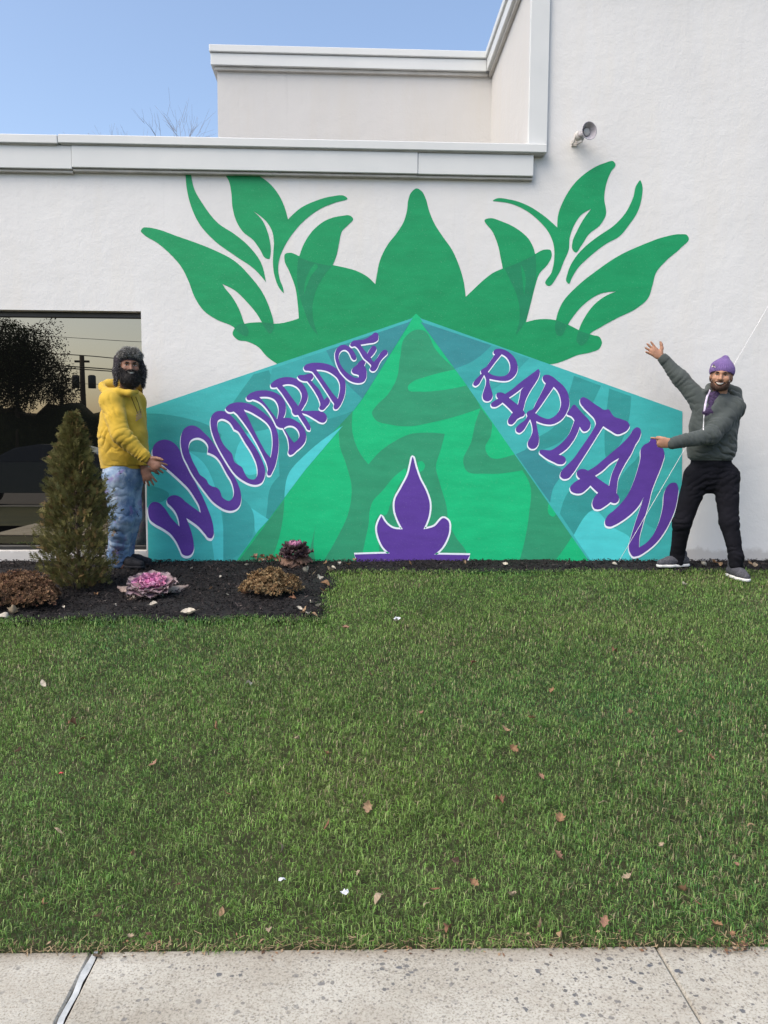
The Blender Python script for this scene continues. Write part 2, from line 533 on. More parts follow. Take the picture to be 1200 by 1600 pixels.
LAYER = [0]
def paint(name, loops, mat, parent, layer, shift=(0, 0), grow=0.0):
    """a flat coat of paint on the wall plane; loops are photograph positions, outer first"""
    Y = W-0.0016-layer*0.00028
    polys = []
    for k, lp in enumerate(loops):
        l = smooth_loop(lp) if not isinstance(lp, np.ndarray) else lp
        if grow: l = offset_loop(l, grow if k == 0 else -grow*1.0)
        polys.append([Vector((*(P(x+shift[0], y+shift[1], W)[[0, 2]]), 0)) for x, y in l])
    flat = [p.to_2d() for pl in polys for p in pl]; ed = []; b0 = 0
    for pl in polys:
        ed += [(b0+i, b0+(i+1) % len(pl)) for i in range(len(pl))]; b0 += len(pl)
    vo, _, fo, _, _, _ = geometry.delaunay_2d_cdt(flat, ed, [], 0, 1e-6)
    v = np.array([(p.x, Y, p.y) for p in vo]); f = []
    if len(fo):
        cen = np.array([[(vo[a].x+vo[b].x+vo[c].x)/3, (vo[a].y+vo[b].y+vo[c].y)/3] for a, b, c in fo])
        inside = np.zeros(len(cen), int)
        for pl in polys:
            A = np.array([(p.x, p.y) for p in pl]); B = np.roll(A, -1, 0)
            for (x1, y1), (x2, y2) in zip(A, B):
                k = (y1 > cen[:, 1]) != (y2 > cen[:, 1])
                if k.any():
                    inside[k] += (cen[k, 0] < (x2-x1)*(cen[k, 1]-y1)/(y2-y1)+x1)
        f = [tuple(t) for t, q in zip(fo, inside) if q % 2]
    return obj(name, v, f, mat, parent)

PG = mat_paint('leaf_green_paint', srgb(26, 146, 92))
PGL = mat_paint('bright_green_paint', srgb(28, 184, 122))
PGD = mat_paint('sage_green_paint', srgb(50, 150, 110))
PGO = mat_paint('overlap_green_paint', srgb(32, 130, 90))
PT1 = mat_paint('teal_paint', srgb(66, 176, 174))
PT2 = mat_paint('deep_teal_paint', srgb(54, 150, 147))
PT3 = mat_paint('aqua_paint', srgb(80, 202, 204))
PTB = mat_paint('blue_teal_paint', srgb(58, 140, 146))
PTM = mat_paint('mid_teal_paint', srgb(60, 162, 161))
PP = mat_paint('purple_paint', srgb(92, 62, 150), 0.10)
PW = mat_paint('white_outline_paint', srgb(232, 238, 246), 0.03)

mural = thing('painted_mural', 'large green, teal and purple plant mural painted on the white wall', 'mural', (0, W, 0))
A4 = lambda p: T(200, 250, 3.3333, p)
A6 = lambda p: T(740, 240, 3.3333, p)
A5 = lambda p: T(540, 280, 5.0, p)
A7 = lambda p: T(220, 500, 2.7273, p)
A8 = lambda p: T(640, 500, 2.7273, p)
AF = lambda p: T(540, 700, 5.7143, p)

# flower crown
crown = (A4([(545, 905), (552, 882), (600, 856), (680, 845), (780, 852), (890, 825, 1), (885, 760), (870, 660), (840, 580), (815, 520), (818, 490), (842, 483), (890, 500), (980, 532), (1080, 550), (1140, 563)])
         + A5([(80, 715), (160, 755), (232, 820, 1), (245, 740), (270, 630), (330, 510), (400, 420), (455, 330), (480, 240), (488, 170), (515, 100), (555, 72), (595, 95), (625, 150), (650, 240), (690, 340), (760, 450), (830, 550), (880, 660), (920, 790), (938, 920, 1), (1000, 860)])
         + A6([(50, 660), (100, 622), (160, 595), (240, 562), (320, 523), (370, 500), (400, 503), (407, 530), (390, 570), (340, 630), (320, 690), (300, 770), (272, 878, 1), (340, 863), (420, 866), (490, 890), (560, 925), (620, 945), (655, 955), (668, 985), (655, 1015), (610, 1035), (540, 1050), (480, 1075), (430, 1092), (385, 1098, 1)])
         + [(760, 560, 1), (650, 530, 1), (520, 560, 1)]
         + A4([(780, 1064, 1), (720, 1020), (680, 975), (620, 945), (570, 935)]))
paint('flower_crown', [crown], PG, mural, 1)
leaves = [
 A4([(300, 70, 1), (328, 70, 1), (345, 150), (390, 230), (470, 330), (560, 390), (630, 450), (690, 530), (718, 635, 1), (660, 570), (560, 500), (450, 420), (370, 330), (325, 230), (305, 140)]),
 A4([(505, 75, 1), (670, 75, 1), (740, 125), (790, 190), (820, 260), (833, 310, 1), (900, 250), (980, 212), (1060, 190), (1130, 189), (1142, 198), (1080, 222), (1010, 250), (930, 305), (860, 380), (815, 450), (790, 510), (782, 560), (790, 620), (808, 670), (811, 694, 1), (790, 670), (765, 610), (755, 540), (757, 480), (760, 430), (750, 370), (720, 320), (680, 285), (652, 266, 1), (700, 315), (725, 370), (740, 430), (742, 490), (735, 515), (715, 510), (690, 470), (650, 415), (600, 375), (565, 320), (545, 250), (538, 170), (525, 110)]),
 A4([(80, 353), (67, 370), (85, 390), (150, 430), (220, 490), (280, 560), (315, 630), (350, 720), (400, 790), (460, 830), (550, 870), (590, 908), (618, 918), (628, 902), (605, 850), (580, 780), (540, 710), (500, 660), (492, 646, 1), (550, 675), (620, 740), (670, 800), (700, 850), (722, 888), (740, 905), (755, 890), (758, 850), (740, 780), (700, 690), (640, 610), (560, 530), (450, 470), (350, 430), (250, 395), (150, 360), (105, 352)]),
 A4([(890, 508, 1), (920, 430), (970, 360), (1040, 310), (1110, 292), (1160, 292), (1172, 305), (1150, 335), (1115, 370), (1100, 430), (1085, 500), (1062, 556, 1)]),
 A6([(60, 343), (80, 337), (150, 355), (230, 395), (290, 450), (318, 515), (322, 540, 1), (152, 600, 1), (140, 540), (130, 490), (100, 410)]),
 A6([(100, 245), (110, 238), (190, 240), (280, 270), (360, 320), (435, 385, 1), (440, 320), (470, 240), (530, 150), (600, 90), (680, 50), (730, 42), (738, 55), (715, 95), (690, 160), (680, 230), (688, 320), (660, 370), (600, 420), (560, 480), (530, 515), (515, 500), (515, 460), (540, 400), (580, 330), (612, 288, 1), (560, 320), (520, 380), (500, 440), (495, 500), (470, 560), (440, 630), (385, 688), (375, 680), (405, 620), (420, 540), (415, 470), (390, 410), (340, 350), (270, 295), (190, 260), (130, 250)]),
 A6([(868, 140), (875, 155), (875, 230), (850, 310), (810, 370), (760, 430), (690, 470), (600, 540), (540, 600), (510, 650), (495, 678), (485, 670), (490, 620), (520, 555), (580, 485), (650, 430), (730, 375), (790, 310), (830, 230), (850, 160)]),
 A6([(1110, 424), (1120, 440), (1080, 490), (1000, 560), (950, 620), (930, 690), (910, 750), (850, 805), (750, 855), (660, 905), (605, 940), (582, 985), (560, 1000), (540, 985), (545, 930), (580, 850), (640, 775), (700, 735), (742, 718, 1), (660, 730), (580, 780), (510, 860), (485, 900), (455, 950), (440, 950), (425, 920), (430, 860), (460, 780), (540, 690), (640, 610), (760, 530), (880, 475), (990, 435), (1080, 420)]),
]
for i, l in enumerate(leaves):
    paint('leaf', [l], PG, mural, 2+i*.1)
overl = [
 A4([(553, 875, 1), (590, 852), (606, 851, 1), (628, 902), (618, 918), (598, 912)]),
 A4([(698, 846, 1), (758, 850, 1), (755, 890), (740, 905), (722, 888)]),
 A4([(888, 506, 1), (950, 528), (1062, 553, 1), (1010, 620), (980, 680), (962, 750), (965, 830), (990, 912, 1), (960, 880), (920, 790), (890, 690), (880, 600)]),
 A6([(160, 597, 1), (240, 565), (322, 525, 1), (325, 620), (300, 760), (270, 870), (240, 920), (218, 945, 1), (240, 850), (225, 740), (190, 660)]),
 A6([(430, 866, 1), (487, 893, 1), (478, 915), (455, 950), (438, 948), (424, 915)]),
 A6([(548, 922, 1), (606, 942, 1), (585, 985), (560, 1000), (540, 985)]),
]
for l in overl:
    paint('leaf_overlap', [l], PGO, mural, 3)
paint('leaf_vein', [A4([(972, 540, 1), (985, 546), (950, 610), (930, 660), (918, 702, 1), (922, 640), (945, 580)])], PG, mural, 4)
paint('leaf_vein', [A6([(245, 575, 1), (270, 640), (268, 700), (262, 742, 1), (255, 660)])], PG, mural, 4)

# central tent shape with its camouflage
BOT = 884
apex = (650, 497)
tent = [(650, 490, 1), (640, 500, 1), (345, BOT, 1), (945, BOT, 1), (661, 500, 1)]
paint('tent_panel', [tent], PGL, mural, 4)
belt = (A7([(1172, 42), (1125, 75), (1105, 160), (1090, 250), (1050, 320), (1000, 370), (985, 395), (1000, 425), (1060, 445), (1140, 453)])
        + A8([(100, 435), (200, 410), (303, 375, 1), (258, 283, 1), (195, 210, 1), (110, 125), (60, 45)]))
paint('camouflage_patch', [belt], PGD, mural, 5.3)
paint('camouflage_patch', [A7([(1138, 285), (1160, 262)]) + A8([(60, 245), (130, 225), (192, 211, 1), (250, 278, 1), (130, 300), (40, 305), (-5, 298)])], PGL, mural, 6)
paint('camouflage_patch', [A8([(303, 374, 1), (280, 440), (262, 520), (228, 605), (240, 640), (330, 655), (480, 640, 1), (512, 700), (508, 830), (490, 940), (462, 1048, 1), (600, 1048, 1), (650, 985), (693, 920, 1), (450, 572, 1)])], PGD, mural, 5)
paint('camouflage_patch', [A8([(352, 435, 1), (448, 572, 1), (335, 578), (322, 545), (345, 495)])], PGL, mural, 6)
paint('camouflage_patch', [A8([(594, 775, 1), (625, 825, 1), (612, 838), (596, 830)])], PGL, mural, 6)
d3 = (A7([(903, 388, 1), (870, 405), (850, 450), (847, 530), (875, 615), (898, 710), (885, 820), (835, 930), (765, 1048, 1)])
      + A8([(250, 1048, 1), (240, 985), (200, 930), (165, 860), (158, 800), (130, 700), (112, 620), (130, 560), (150, 485, 1), (70, 480), (0, 487)])
      + A7([(1090, 512), (1020, 560), (970, 615, 1), (930, 560), (902, 480)]))
paint('camouflage_patch', [d3], PGD, mural, 5.6)
paint('camouflage_patch', [AF([(530, 180, 1), (430, 260), (330, 380), (240, 480), (215, 560), (205, 680), (180, 800), (140, 1000, 1), (280, 1000, 1), (300, 870), (262, 740), (270, 640), (310, 590, 1), (350, 600), (400, 500), (430, 430), (470, 340), (545, 210)])], PGL, mural, 6)
paint('camouflage_patch', [AF([(640, 130, 1), (680, 118), (708, 150), (690, 200), (655, 215, 1)])], PGL, mural, 6)
paint('camouflage_patch', [A7([(612, 765, 1), (605, 850), (580, 960), (545, 1048, 1), (400, 1048, 1)])], PGD, mural, 5)
paint('camouflage_patch', [A7([(747, 868, 1), (735, 920), (702, 1048, 1), (748, 1048, 1), (736, 960)])], PGD, mural, 5)

# banners
lb = [(645, 497, 1), (228, 638, 1), (232, BOT, 1), (364, BOT, 1)]
rb = [(656, 497, 1), (1066, 643, 1), (1064, BOT, 1), (925, BOT, 1)]
ban_l = paint('banner', [lb], PT1, mural, 7)
ban_r = paint('banner', [rb], PT1, mural, 7)
fac = [
 (PT2, A7([(24, 398, 1), (100, 402), (200, 420), (290, 450), (345, 490, 1), (300, 560), (200, 560), (90, 590), (25, 575, 1)])),
 (PT2, A7([(340, 430, 1), (430, 300), (480, 232, 1), (545, 214, 1), (600, 330), (640, 430), (560, 460), (450, 480, 1)])),
 (PTB, A7([(1150, 6, 1), (790, 130, 1), (860, 250), (945, 335, 1)])),
 (PTM, A7([(790, 130, 1), (560, 208, 1), (552, 290), (640, 380), (780, 420), (905, 388, 1), (945, 335, 1), (860, 250)])),
 (PT2, A7([(590, 440, 1), (780, 425), (900, 392, 1), (760, 540), (640, 660), (600, 775, 1), (590, 640)])),
 (PT2, A7([(540, 790, 1), (560, 700), (600, 660), (612, 760, 1), (560, 830), (530, 870, 1)])),
 (PT3, A7([(862, 450, 1), (700, 575), (630, 655), (612, 757, 1), (700, 640, 1)])),
 (PT3, A7([(205, 560, 1), (260, 600), (320, 720), (350, 870), (352, 1040, 1), (316, 1040, 1), (300, 930), (250, 760)])),
 (PT3, A7([(470, 800, 1), (530, 840), (545, 850, 1), (490, 910, 1)])),
 (PT2, A7([(26, 700, 1), (120, 750), (90, 775), (50, 775), (26, 800, 1)])),
 (PTM, A7([(352, 820, 1), (430, 760), (470, 800), (480, 905), (420, 1000, 1), (352, 1040, 1)])),
 (PT3, A7([(400, 590, 1), (430, 510), (470, 480), (520, 560), (520, 640), (460, 660)])),
 (PTB, A8([(46, 8, 1), (350, 108, 1), (270, 175), (192, 208, 1)])),
 (PTM, A8([(350, 108, 1), (508, 163, 1), (440, 230), (330, 300), (250, 288, 1), (192, 208, 1), (270, 175)])),
 (PT2, A8([(700, 238, 1), (815, 280, 1), (760, 385), (690, 470), (640, 520), (560, 555), (470, 585, 1), (520, 520), (620, 450), (672, 330)])),
 (PT2, A8([(850, 292, 1), (943, 325, 1), (930, 440), (900, 520), (840, 590), (830, 500), (838, 400)])),
 (PTB, A8([(452, 572, 1), (530, 550), (590, 610), (650, 640), (610, 720), (598, 778, 1)])),
 (PT2, A8([(640, 825, 1), (690, 720), (780, 700), (800, 760), (760, 850), (700, 915, 1)])),
 (PT3, A8([(698, 918, 1), (790, 810), (860, 880), (940, 930), (930, 1040, 1), (782, 1040, 1)])),
 (PTM, A8([(1020, 740, 1), (1120, 700, 1), (1118, 860), (1060, 890), (1000, 860)])),
 (PT2, A8([(960, 600, 1), (975, 580), (990, 640), (950, 740), (900, 790), (880, 720), (920, 640)])),
]
for i, (mt, l) in enumerate(fac):
    paint('banner_facet', [l], mt, mural, 7.2+i*.12)

# lettering
W_ = T(220, 680, 8, [(145, 190), (170, 120), (230, 70), (310, 55), (390, 80), (450, 130), (500, 210), (560, 340), (640, 500), (720, 660), (780, 780), (840, 920), (890, 1060), (912, 1180), (910, 1250), (880, 1290), (850, 1285), (800, 1230), (720, 1140), (640, 1080), (570, 1035, 1), (600, 1110), (640, 1230), (662, 1340), (660, 1440), (630, 1490), (575, 1508), (525, 1490), (490, 1420), (440, 1320), (370, 1230), (270, 1160), (180, 1110), (120, 1060), (95, 980), (100, 890), (150, 835), (220, 840), (290, 900), (380, 1030), (485, 1140, 1), (470, 1040), (430, 950), (380, 890), (335, 845), (330, 800), (370, 760), (440, 750), (500, 775), (560, 830), (640, 890), (750, 968, 1), (730, 880), (680, 790), (600, 670), (500, 570), (380, 460), (270, 370), (190, 310), (150, 250)])
O1 = [T(280, 640, 10, [(25, 480), (40, 380), (80, 300), (150, 255), (230, 250), (300, 280), (390, 360), (480, 450), (560, 560), (640, 680), (720, 810), (800, 940), (860, 1040), (920, 1160), (960, 1280), (970, 1400), (950, 1490), (900, 1550), (820, 1580), (720, 1565), (620, 1510), (520, 1430), (430, 1320), (340, 1200), (260, 1090), (190, 980), (130, 860), (70, 740), (35, 610)]),
      T(280, 640, 10, [(150, 560), (175, 490), (230, 450), (300, 440), (370, 465), (425, 515), (455, 580), (450, 640), (445, 670, 1), (500, 690), (570, 730), (640, 810), (690, 900), (750, 1010), (810, 1110), (845, 1210), (855, 1310), (830, 1390), (780, 1425), (720, 1405), (670, 1360), (650, 1300), (625, 1250), (580, 1215), (520, 1200), (460, 1160), (430, 1100), (380, 1055), (330, 1020), (280, 930), (220, 820), (180, 720), (155, 640)])]
O2 = [T(320, 610, 10, [(92, 450), (120, 380), (180, 330), (260, 320), (340, 335), (420, 400), (490, 470), (570, 570), (650, 690), (730, 800), (800, 900), (870, 1030), (920, 1150), (945, 1270), (930, 1370), (890, 1440), (810, 1475), (720, 1465), (620, 1420), (530, 1360), (450, 1280), (380, 1180), (300, 1050), (220, 910), (150, 760), (105, 620), (90, 520)]),
      T(320, 610, 10, [(195, 530), (210, 470), (260, 445), (330, 460), (390, 500), (430, 555), (460, 610, 1), (520, 640), (580, 730), (640, 830), (700, 920), (760, 1030), (805, 1140), (825, 1250), (815, 1340), (780, 1385), (730, 1390), (680, 1370), (640, 1320), (610, 1260), (580, 1200), (530, 1165), (470, 1120), (445, 1060), (430, 1000), (380, 940), (330, 890), (270, 800), (230, 700), (205, 620)])]
D1 = [T(320, 610, 10, [(325, 285), (370, 230), (450, 195), (560, 185), (660, 200), (760, 235), (860, 300), (950, 370), (1040, 460), (1100, 560), (1140, 670), (1155, 790), (1150, 940), (1130, 1060), (1100, 1180), (1060, 1270), (1020, 1330), (985, 1325), (975, 1290), (985, 1240), (970, 1160), (920, 1040), (860, 920), (790, 790), (720, 670), (640, 550), (550, 430), (490, 360), (450, 330, 1), (420, 340), (370, 335)]),
      T(320, 610, 10, [(612, 300, 1), (700, 330), (800, 385), (900, 450), (980, 520), (1030, 600), (1052, 700), (1060, 820), (1050, 940), (1030, 1050, 1), (980, 1000), (900, 870), (830, 740), (760, 600), (700, 470)])]
B1 = [T(380, 600, 10, [(50, 210), (90, 160), (170, 120), (280, 100), (400, 105), (500, 135), (590, 190), (650, 270), (668, 370), (655, 470), (630, 530, 1), (720, 530), (820, 570), (900, 630), (960, 710), (985, 810), (970, 900), (920, 970), (840, 1040), (770, 1100), (730, 1110), (705, 1080), (715, 1010), (710, 920), (690, 830), (650, 750), (620, 690, 1), (560, 680), (520, 650), (495, 600), (460, 530), (410, 450), (350, 370), (280, 300), (200, 255), (150, 240, 1), (100, 255), (60, 240)]),
      T(380, 600, 10, [(255, 205, 1), (340, 200), (420, 210), (490, 245), (535, 310), (555, 390), (550, 470), (530, 550, 1), (470, 470), (400, 380), (330, 290)]),
      T(380, 600, 10, [(635, 690, 1), (700, 655), (770, 655), (830, 690), (870, 750), (880, 810), (850, 870), (795, 915, 1), (750, 860), (690, 770)])]
R0 = [T(420, 570, 12, [(35, 380), (90, 310), (180, 260), (300, 232), (420, 235), (520, 265), (600, 320), (670, 400), (715, 490), (735, 590), (710, 690), (660, 780), (610, 860, 1), (720, 865), (850, 860), (960, 870), (1040, 900), (1085, 960), (1080, 1040), (1030, 1085), (970, 1080), (880, 1030), (780, 970), (690, 925), (620, 910, 1), (680, 980), (740, 1080), (785, 1180), (770, 1230), (730, 1220), (690, 1160), (620, 1050), (550, 940, 1), (480, 940), (440, 890), (430, 830), (390, 760), (320, 650), (240, 530), (150, 420, 1), (100, 430), (50, 420)]),
      T(420, 570, 12, [(255, 385, 1), (350, 365), (440, 375), (530, 420), (590, 490), (618, 570), (605, 660), (550, 770, 1), (500, 700), (430, 610), (350, 500)])]
I1 = [T(420, 570, 12, [(540, 220), (560, 200), (660, 190), (760, 165), (820, 170), (840, 210), (820, 265), (790, 290, 1), (870, 380), (950, 470), (1000, 570), (1040, 660, 1), (1090, 600, 1), (1150, 650, 1), (1140, 710), (1080, 790), (1010, 850), (970, 845), (945, 810), (965, 760), (940, 650), (890, 550), (820, 440), (720, 310, 1), (630, 300), (560, 260)])]
D2 = [T(460, 560, 12, [(175, 180), (200, 130), (280, 95), (400, 80), (530, 88), (660, 120), (770, 180), (860, 260), (920, 350), (955, 440), (960, 560), (940, 700), (900, 810), (850, 900), (790, 955), (750, 950), (735, 910), (745, 860), (700, 790), (620, 660), (540, 540), (460, 420), (380, 310), (330, 250), (270, 235), (200, 225)]),
      T(460, 560, 12, [(410, 215, 1), (520, 220), (620, 245), (720, 300), (800, 370), (845, 460), (855, 560), (840, 660), (815, 760, 1), (750, 690), (660, 570), (570, 440), (480, 310)])]
G1 = [T(515, 510, 12, [(500, 570), (480, 520), (430, 440), (370, 385), (300, 350), (220, 350), (150, 400), (105, 490), (105, 600), (130, 700), (190, 830), (270, 930), (360, 1010), (460, 1055), (560, 1065), (640, 1040), (685, 970), (695, 890), (685, 800), (650, 740, 1), (680, 660, 1), (640, 610, 1), (560, 660), (500, 730), (430, 790), (415, 840), (440, 880), (500, 900), (545, 920), (540, 955), (480, 960), (400, 920), (320, 860), (240, 770), (190, 680), (170, 590), (190, 500), (240, 450), (300, 445), (350, 480), (390, 550), (420, 610), (460, 635), (495, 620)])]
E1 = [T(515, 510, 12, [(380, 350, 1), (440, 270), (520, 260), (620, 250), (720, 210), (800, 150), (850, 115), (900, 130), (915, 190), (905, 260), (850, 300), (740, 320), (580, 345, 1), (640, 430), (710, 510, 1), (760, 420), (810, 365), (860, 370), (880, 420), (850, 490), (770, 580, 1), (800, 640), (830, 665, 1), (900, 580), (960, 490), (1020, 440), (1075, 450), (1085, 510), (1040, 560), (980, 620), (930, 700), (890, 790), (840, 840), (790, 840), (755, 800), (780, 745), (720, 670), (640, 600), (580, 500), (510, 400), (470, 375), (420, 385)])]
R1 = [T(730, 535, 12, [(490, 180), (520, 135), (600, 120), (700, 140), (800, 200), (880, 280), (930, 380), (945, 480), (920, 580), (860, 660), (770, 715), (660, 725), (540, 710), (415, 685, 1), (425, 800), (460, 920), (475, 1010), (440, 1080), (370, 1105), (310, 1080), (285, 1010), (310, 900), (345, 790), (350, 700), (315, 610, 1), (260, 710), (210, 790), (150, 820), (110, 790), (130, 730), (200, 650), (265, 590, 1), (255, 530), (300, 490), (350, 465, 1), (420, 370), (480, 280), (520, 225, 1), (495, 210)]),
      T(730, 535, 12, [(645, 225, 1), (720, 270), (780, 350), (805, 450), (790, 540), (740, 605), (650, 635), (550, 630), (450, 600), (385, 555, 1), (450, 470), (540, 350)])]
A1 = [T(760, 570, 10, [(815, 70), (830, 100), (820, 180), (780, 260), (720, 350), (660, 450), (610, 560), (580, 680), (570, 710, 1), (600, 760), (580, 800), (530, 820), (480, 850), (440, 900), (390, 935), (345, 920), (335, 870), (370, 800), (410, 745, 1), (330, 660), (250, 590, 1), (200, 630), (130, 660), (80, 650), (70, 610), (110, 570), (180, 530, 1), (155, 490), (160, 445), (210, 430), (290, 455, 1), (400, 380), (520, 280), (640, 190), (750, 110)]),
      T(760, 570, 10, [(580, 345, 1), (540, 400), (520, 500), (490, 625, 1), (430, 580), (350, 515, 1), (460, 440)])]
R2 = [T(800, 580, 10, [(475, 110), (490, 70), (550, 55), (620, 80), (710, 150), (800, 230), (865, 330), (890, 430), (890, 540), (850, 650), (790, 740), (700, 805), (600, 835), (500, 825), (375, 780, 1), (390, 880), (410, 980), (420, 1080), (400, 1160), (350, 1210), (290, 1210), (250, 1170), (245, 1110), (280, 1040), (315, 960), (315, 870), (280, 750, 1), (230, 840), (170, 930), (110, 965), (65, 940), (60, 890), (110, 830), (200, 760), (235, 700), (225, 660), (260, 620), (310, 600), (380, 480), (450, 350), (500, 250), (525, 190, 1), (490, 150)]),
      T(800, 580, 10, [(650, 245, 1), (720, 330), (755, 430), (760, 540), (720, 640), (650, 710), (570, 745), (470, 720), (360, 655, 1), (440, 550), (550, 390)])]
I2 = [T(860, 610, 8.571, [(320, 190), (360, 230), (430, 310), (500, 380), (535, 440), (525, 500), (480, 545), (440, 550), (410, 520), (390, 485, 1), (360, 570), (300, 680), (220, 780), (110, 860, 1), (200, 910), (205, 940), (170, 985), (110, 990), (40, 960), (-40, 920), (-110, 870), (-150, 830), (-140, 800), (-100, 795), (0, 800), (90, 750), (190, 660), (260, 560), (300, 460), (320, 400, 1), (280, 350), (220, 320), (260, 250)])]
T1 = [T(860, 610, 8.571, [(400, 110), (430, 90), (480, 105), (560, 160), (650, 220), (720, 260), (780, 255), (810, 300), (850, 350), (950, 385), (1040, 430), (1058, 470), (1030, 530), (970, 570), (900, 590), (800, 540), (705, 480, 1), (640, 580), (560, 710), (470, 850), (380, 990), (300, 1110), (230, 1180), (170, 1185), (130, 1150), (140, 1090), (210, 1010), (300, 920), (400, 780), (490, 650), (560, 540), (605, 440), (590, 390), (520, 310), (440, 230), (395, 160)])]
A2 = [T(880, 660, 9.231, [(1060, 70), (1100, 85), (1118, 130), (1100, 220), (1040, 320), (980, 450), (900, 580), (830, 710), (790, 810), (775, 920), (765, 1020, 1), (800, 1070), (795, 1130), (750, 1165), (680, 1150, 1), (600, 1210), (510, 1255), (450, 1245), (418, 1190), (430, 1110), (500, 1015, 1), (440, 960), (390, 910, 1), (330, 970), (260, 1020), (180, 1025), (110, 990), (95, 940), (140, 880), (240, 815, 1), (195, 760), (195, 710), (240, 675), (300, 672), (355, 695, 1), (450, 640), (560, 550), (700, 430), (850, 300), (960, 180), (1010, 100)]),
      T(880, 660, 9.231, [(800, 515, 1), (760, 600), (700, 740), (660, 915, 1), (560, 850), (455, 770, 1), (560, 700), (680, 590)])]
N1 = [T(930, 670, 7.62, [(545, 230), (580, 190), (640, 155), (660, 115), (700, 97), (750, 115), (770, 180), (810, 250), (822, 310), (800, 400), (760, 510), (710, 630), (670, 740), (640, 870), (600, 1010), (560, 1150), (525, 1290), (520, 1410, 1), (600, 1360), (680, 1270), (740, 1150), (780, 1030), (805, 900), (815, 780), (850, 690), (900, 645), (960, 645), (985, 700), (980, 800), (950, 950), (900, 1080), (820, 1230), (720, 1360), (600, 1460), (500, 1515), (450, 1520), (410, 1470), (395, 1400), (420, 1300), (470, 1130), (520, 980), (575, 810, 1), (520, 910), (440, 1000), (340, 1080), (240, 1140), (170, 1165), (125, 1150), (112, 1110), (140, 1040), (220, 970), (310, 880), (390, 770), (450, 640), (500, 490), (535, 350)])]
words = [([W_], 4.2), (O1, 3.4), (O2, 3.2), (D1, 2.6), (B1, 2.6), (R0, 2.3), (I1, 2.1), (D2, 2.0), (G1, 2.0), (E1, 1.9),
         (R1, 2.1), (A1, 2.2), (R2, 2.2), (I2, 2.3), (T1, 2.4), (A2, 2.6), (N1, 3.0)]
for i, (lp, sh) in enumerate(words):
    ly = 10.5+i*0.35
    le = paint('letter', lp, PP, mural, ly+.2)
    paint('letter_outline', lp, PW, le, ly, (-0.4, sh*.8), 0.75)
flame = AF([(598, 80), (625, 170), (660, 270), (720, 390), (750, 490), (745, 590), (695, 725, 1), (790, 700), (880, 625), (915, 650), (925, 730), (895, 830), (850, 900), (790, 950, 1), (1110, 955, 1), (1085, 1000, 1), (1085, 1050, 1), (110, 1050, 1), (80, 950, 1), (395, 940, 1), (340, 890), (295, 800), (280, 710), (320, 605, 1), (360, 670), (420, 715), (510, 725, 1), (470, 650), (440, 560), (440, 470), (500, 350), (560, 230), (580, 150)])
fl = paint('flame_emblem', [flame], PP, mural, 9)
paint('emblem_outline', [flame], PW, fl, 8, (0, 0), 2.8)
# ------------------------------------------------------------------ ground
M_SOIL = mat_noisy('lawn_soil', (0.03, 0.036, 0.014), (0.06, 0.058, 0.028), 14, 0.95, 0.4, 60, 0.01)
M_MULCHBASE = mat_noisy('black_mulch', (0.008, 0.008, 0.009), (0.02, 0.018, 0.018), 30, 0.95, 0.8, 70, 0.02)
M_ASPHALT = mat_noisy('asphalt', (0.035, 0.035, 0.037), (0.06, 0.06, 0.06), 20, 0.9, 0.3, 120, 0.006)
M_FARGROUND = mat_noisy('far_grass', (0.02, 0.03, 0.012), (0.045, 0.05, 0.02), 1.5, 0.95)

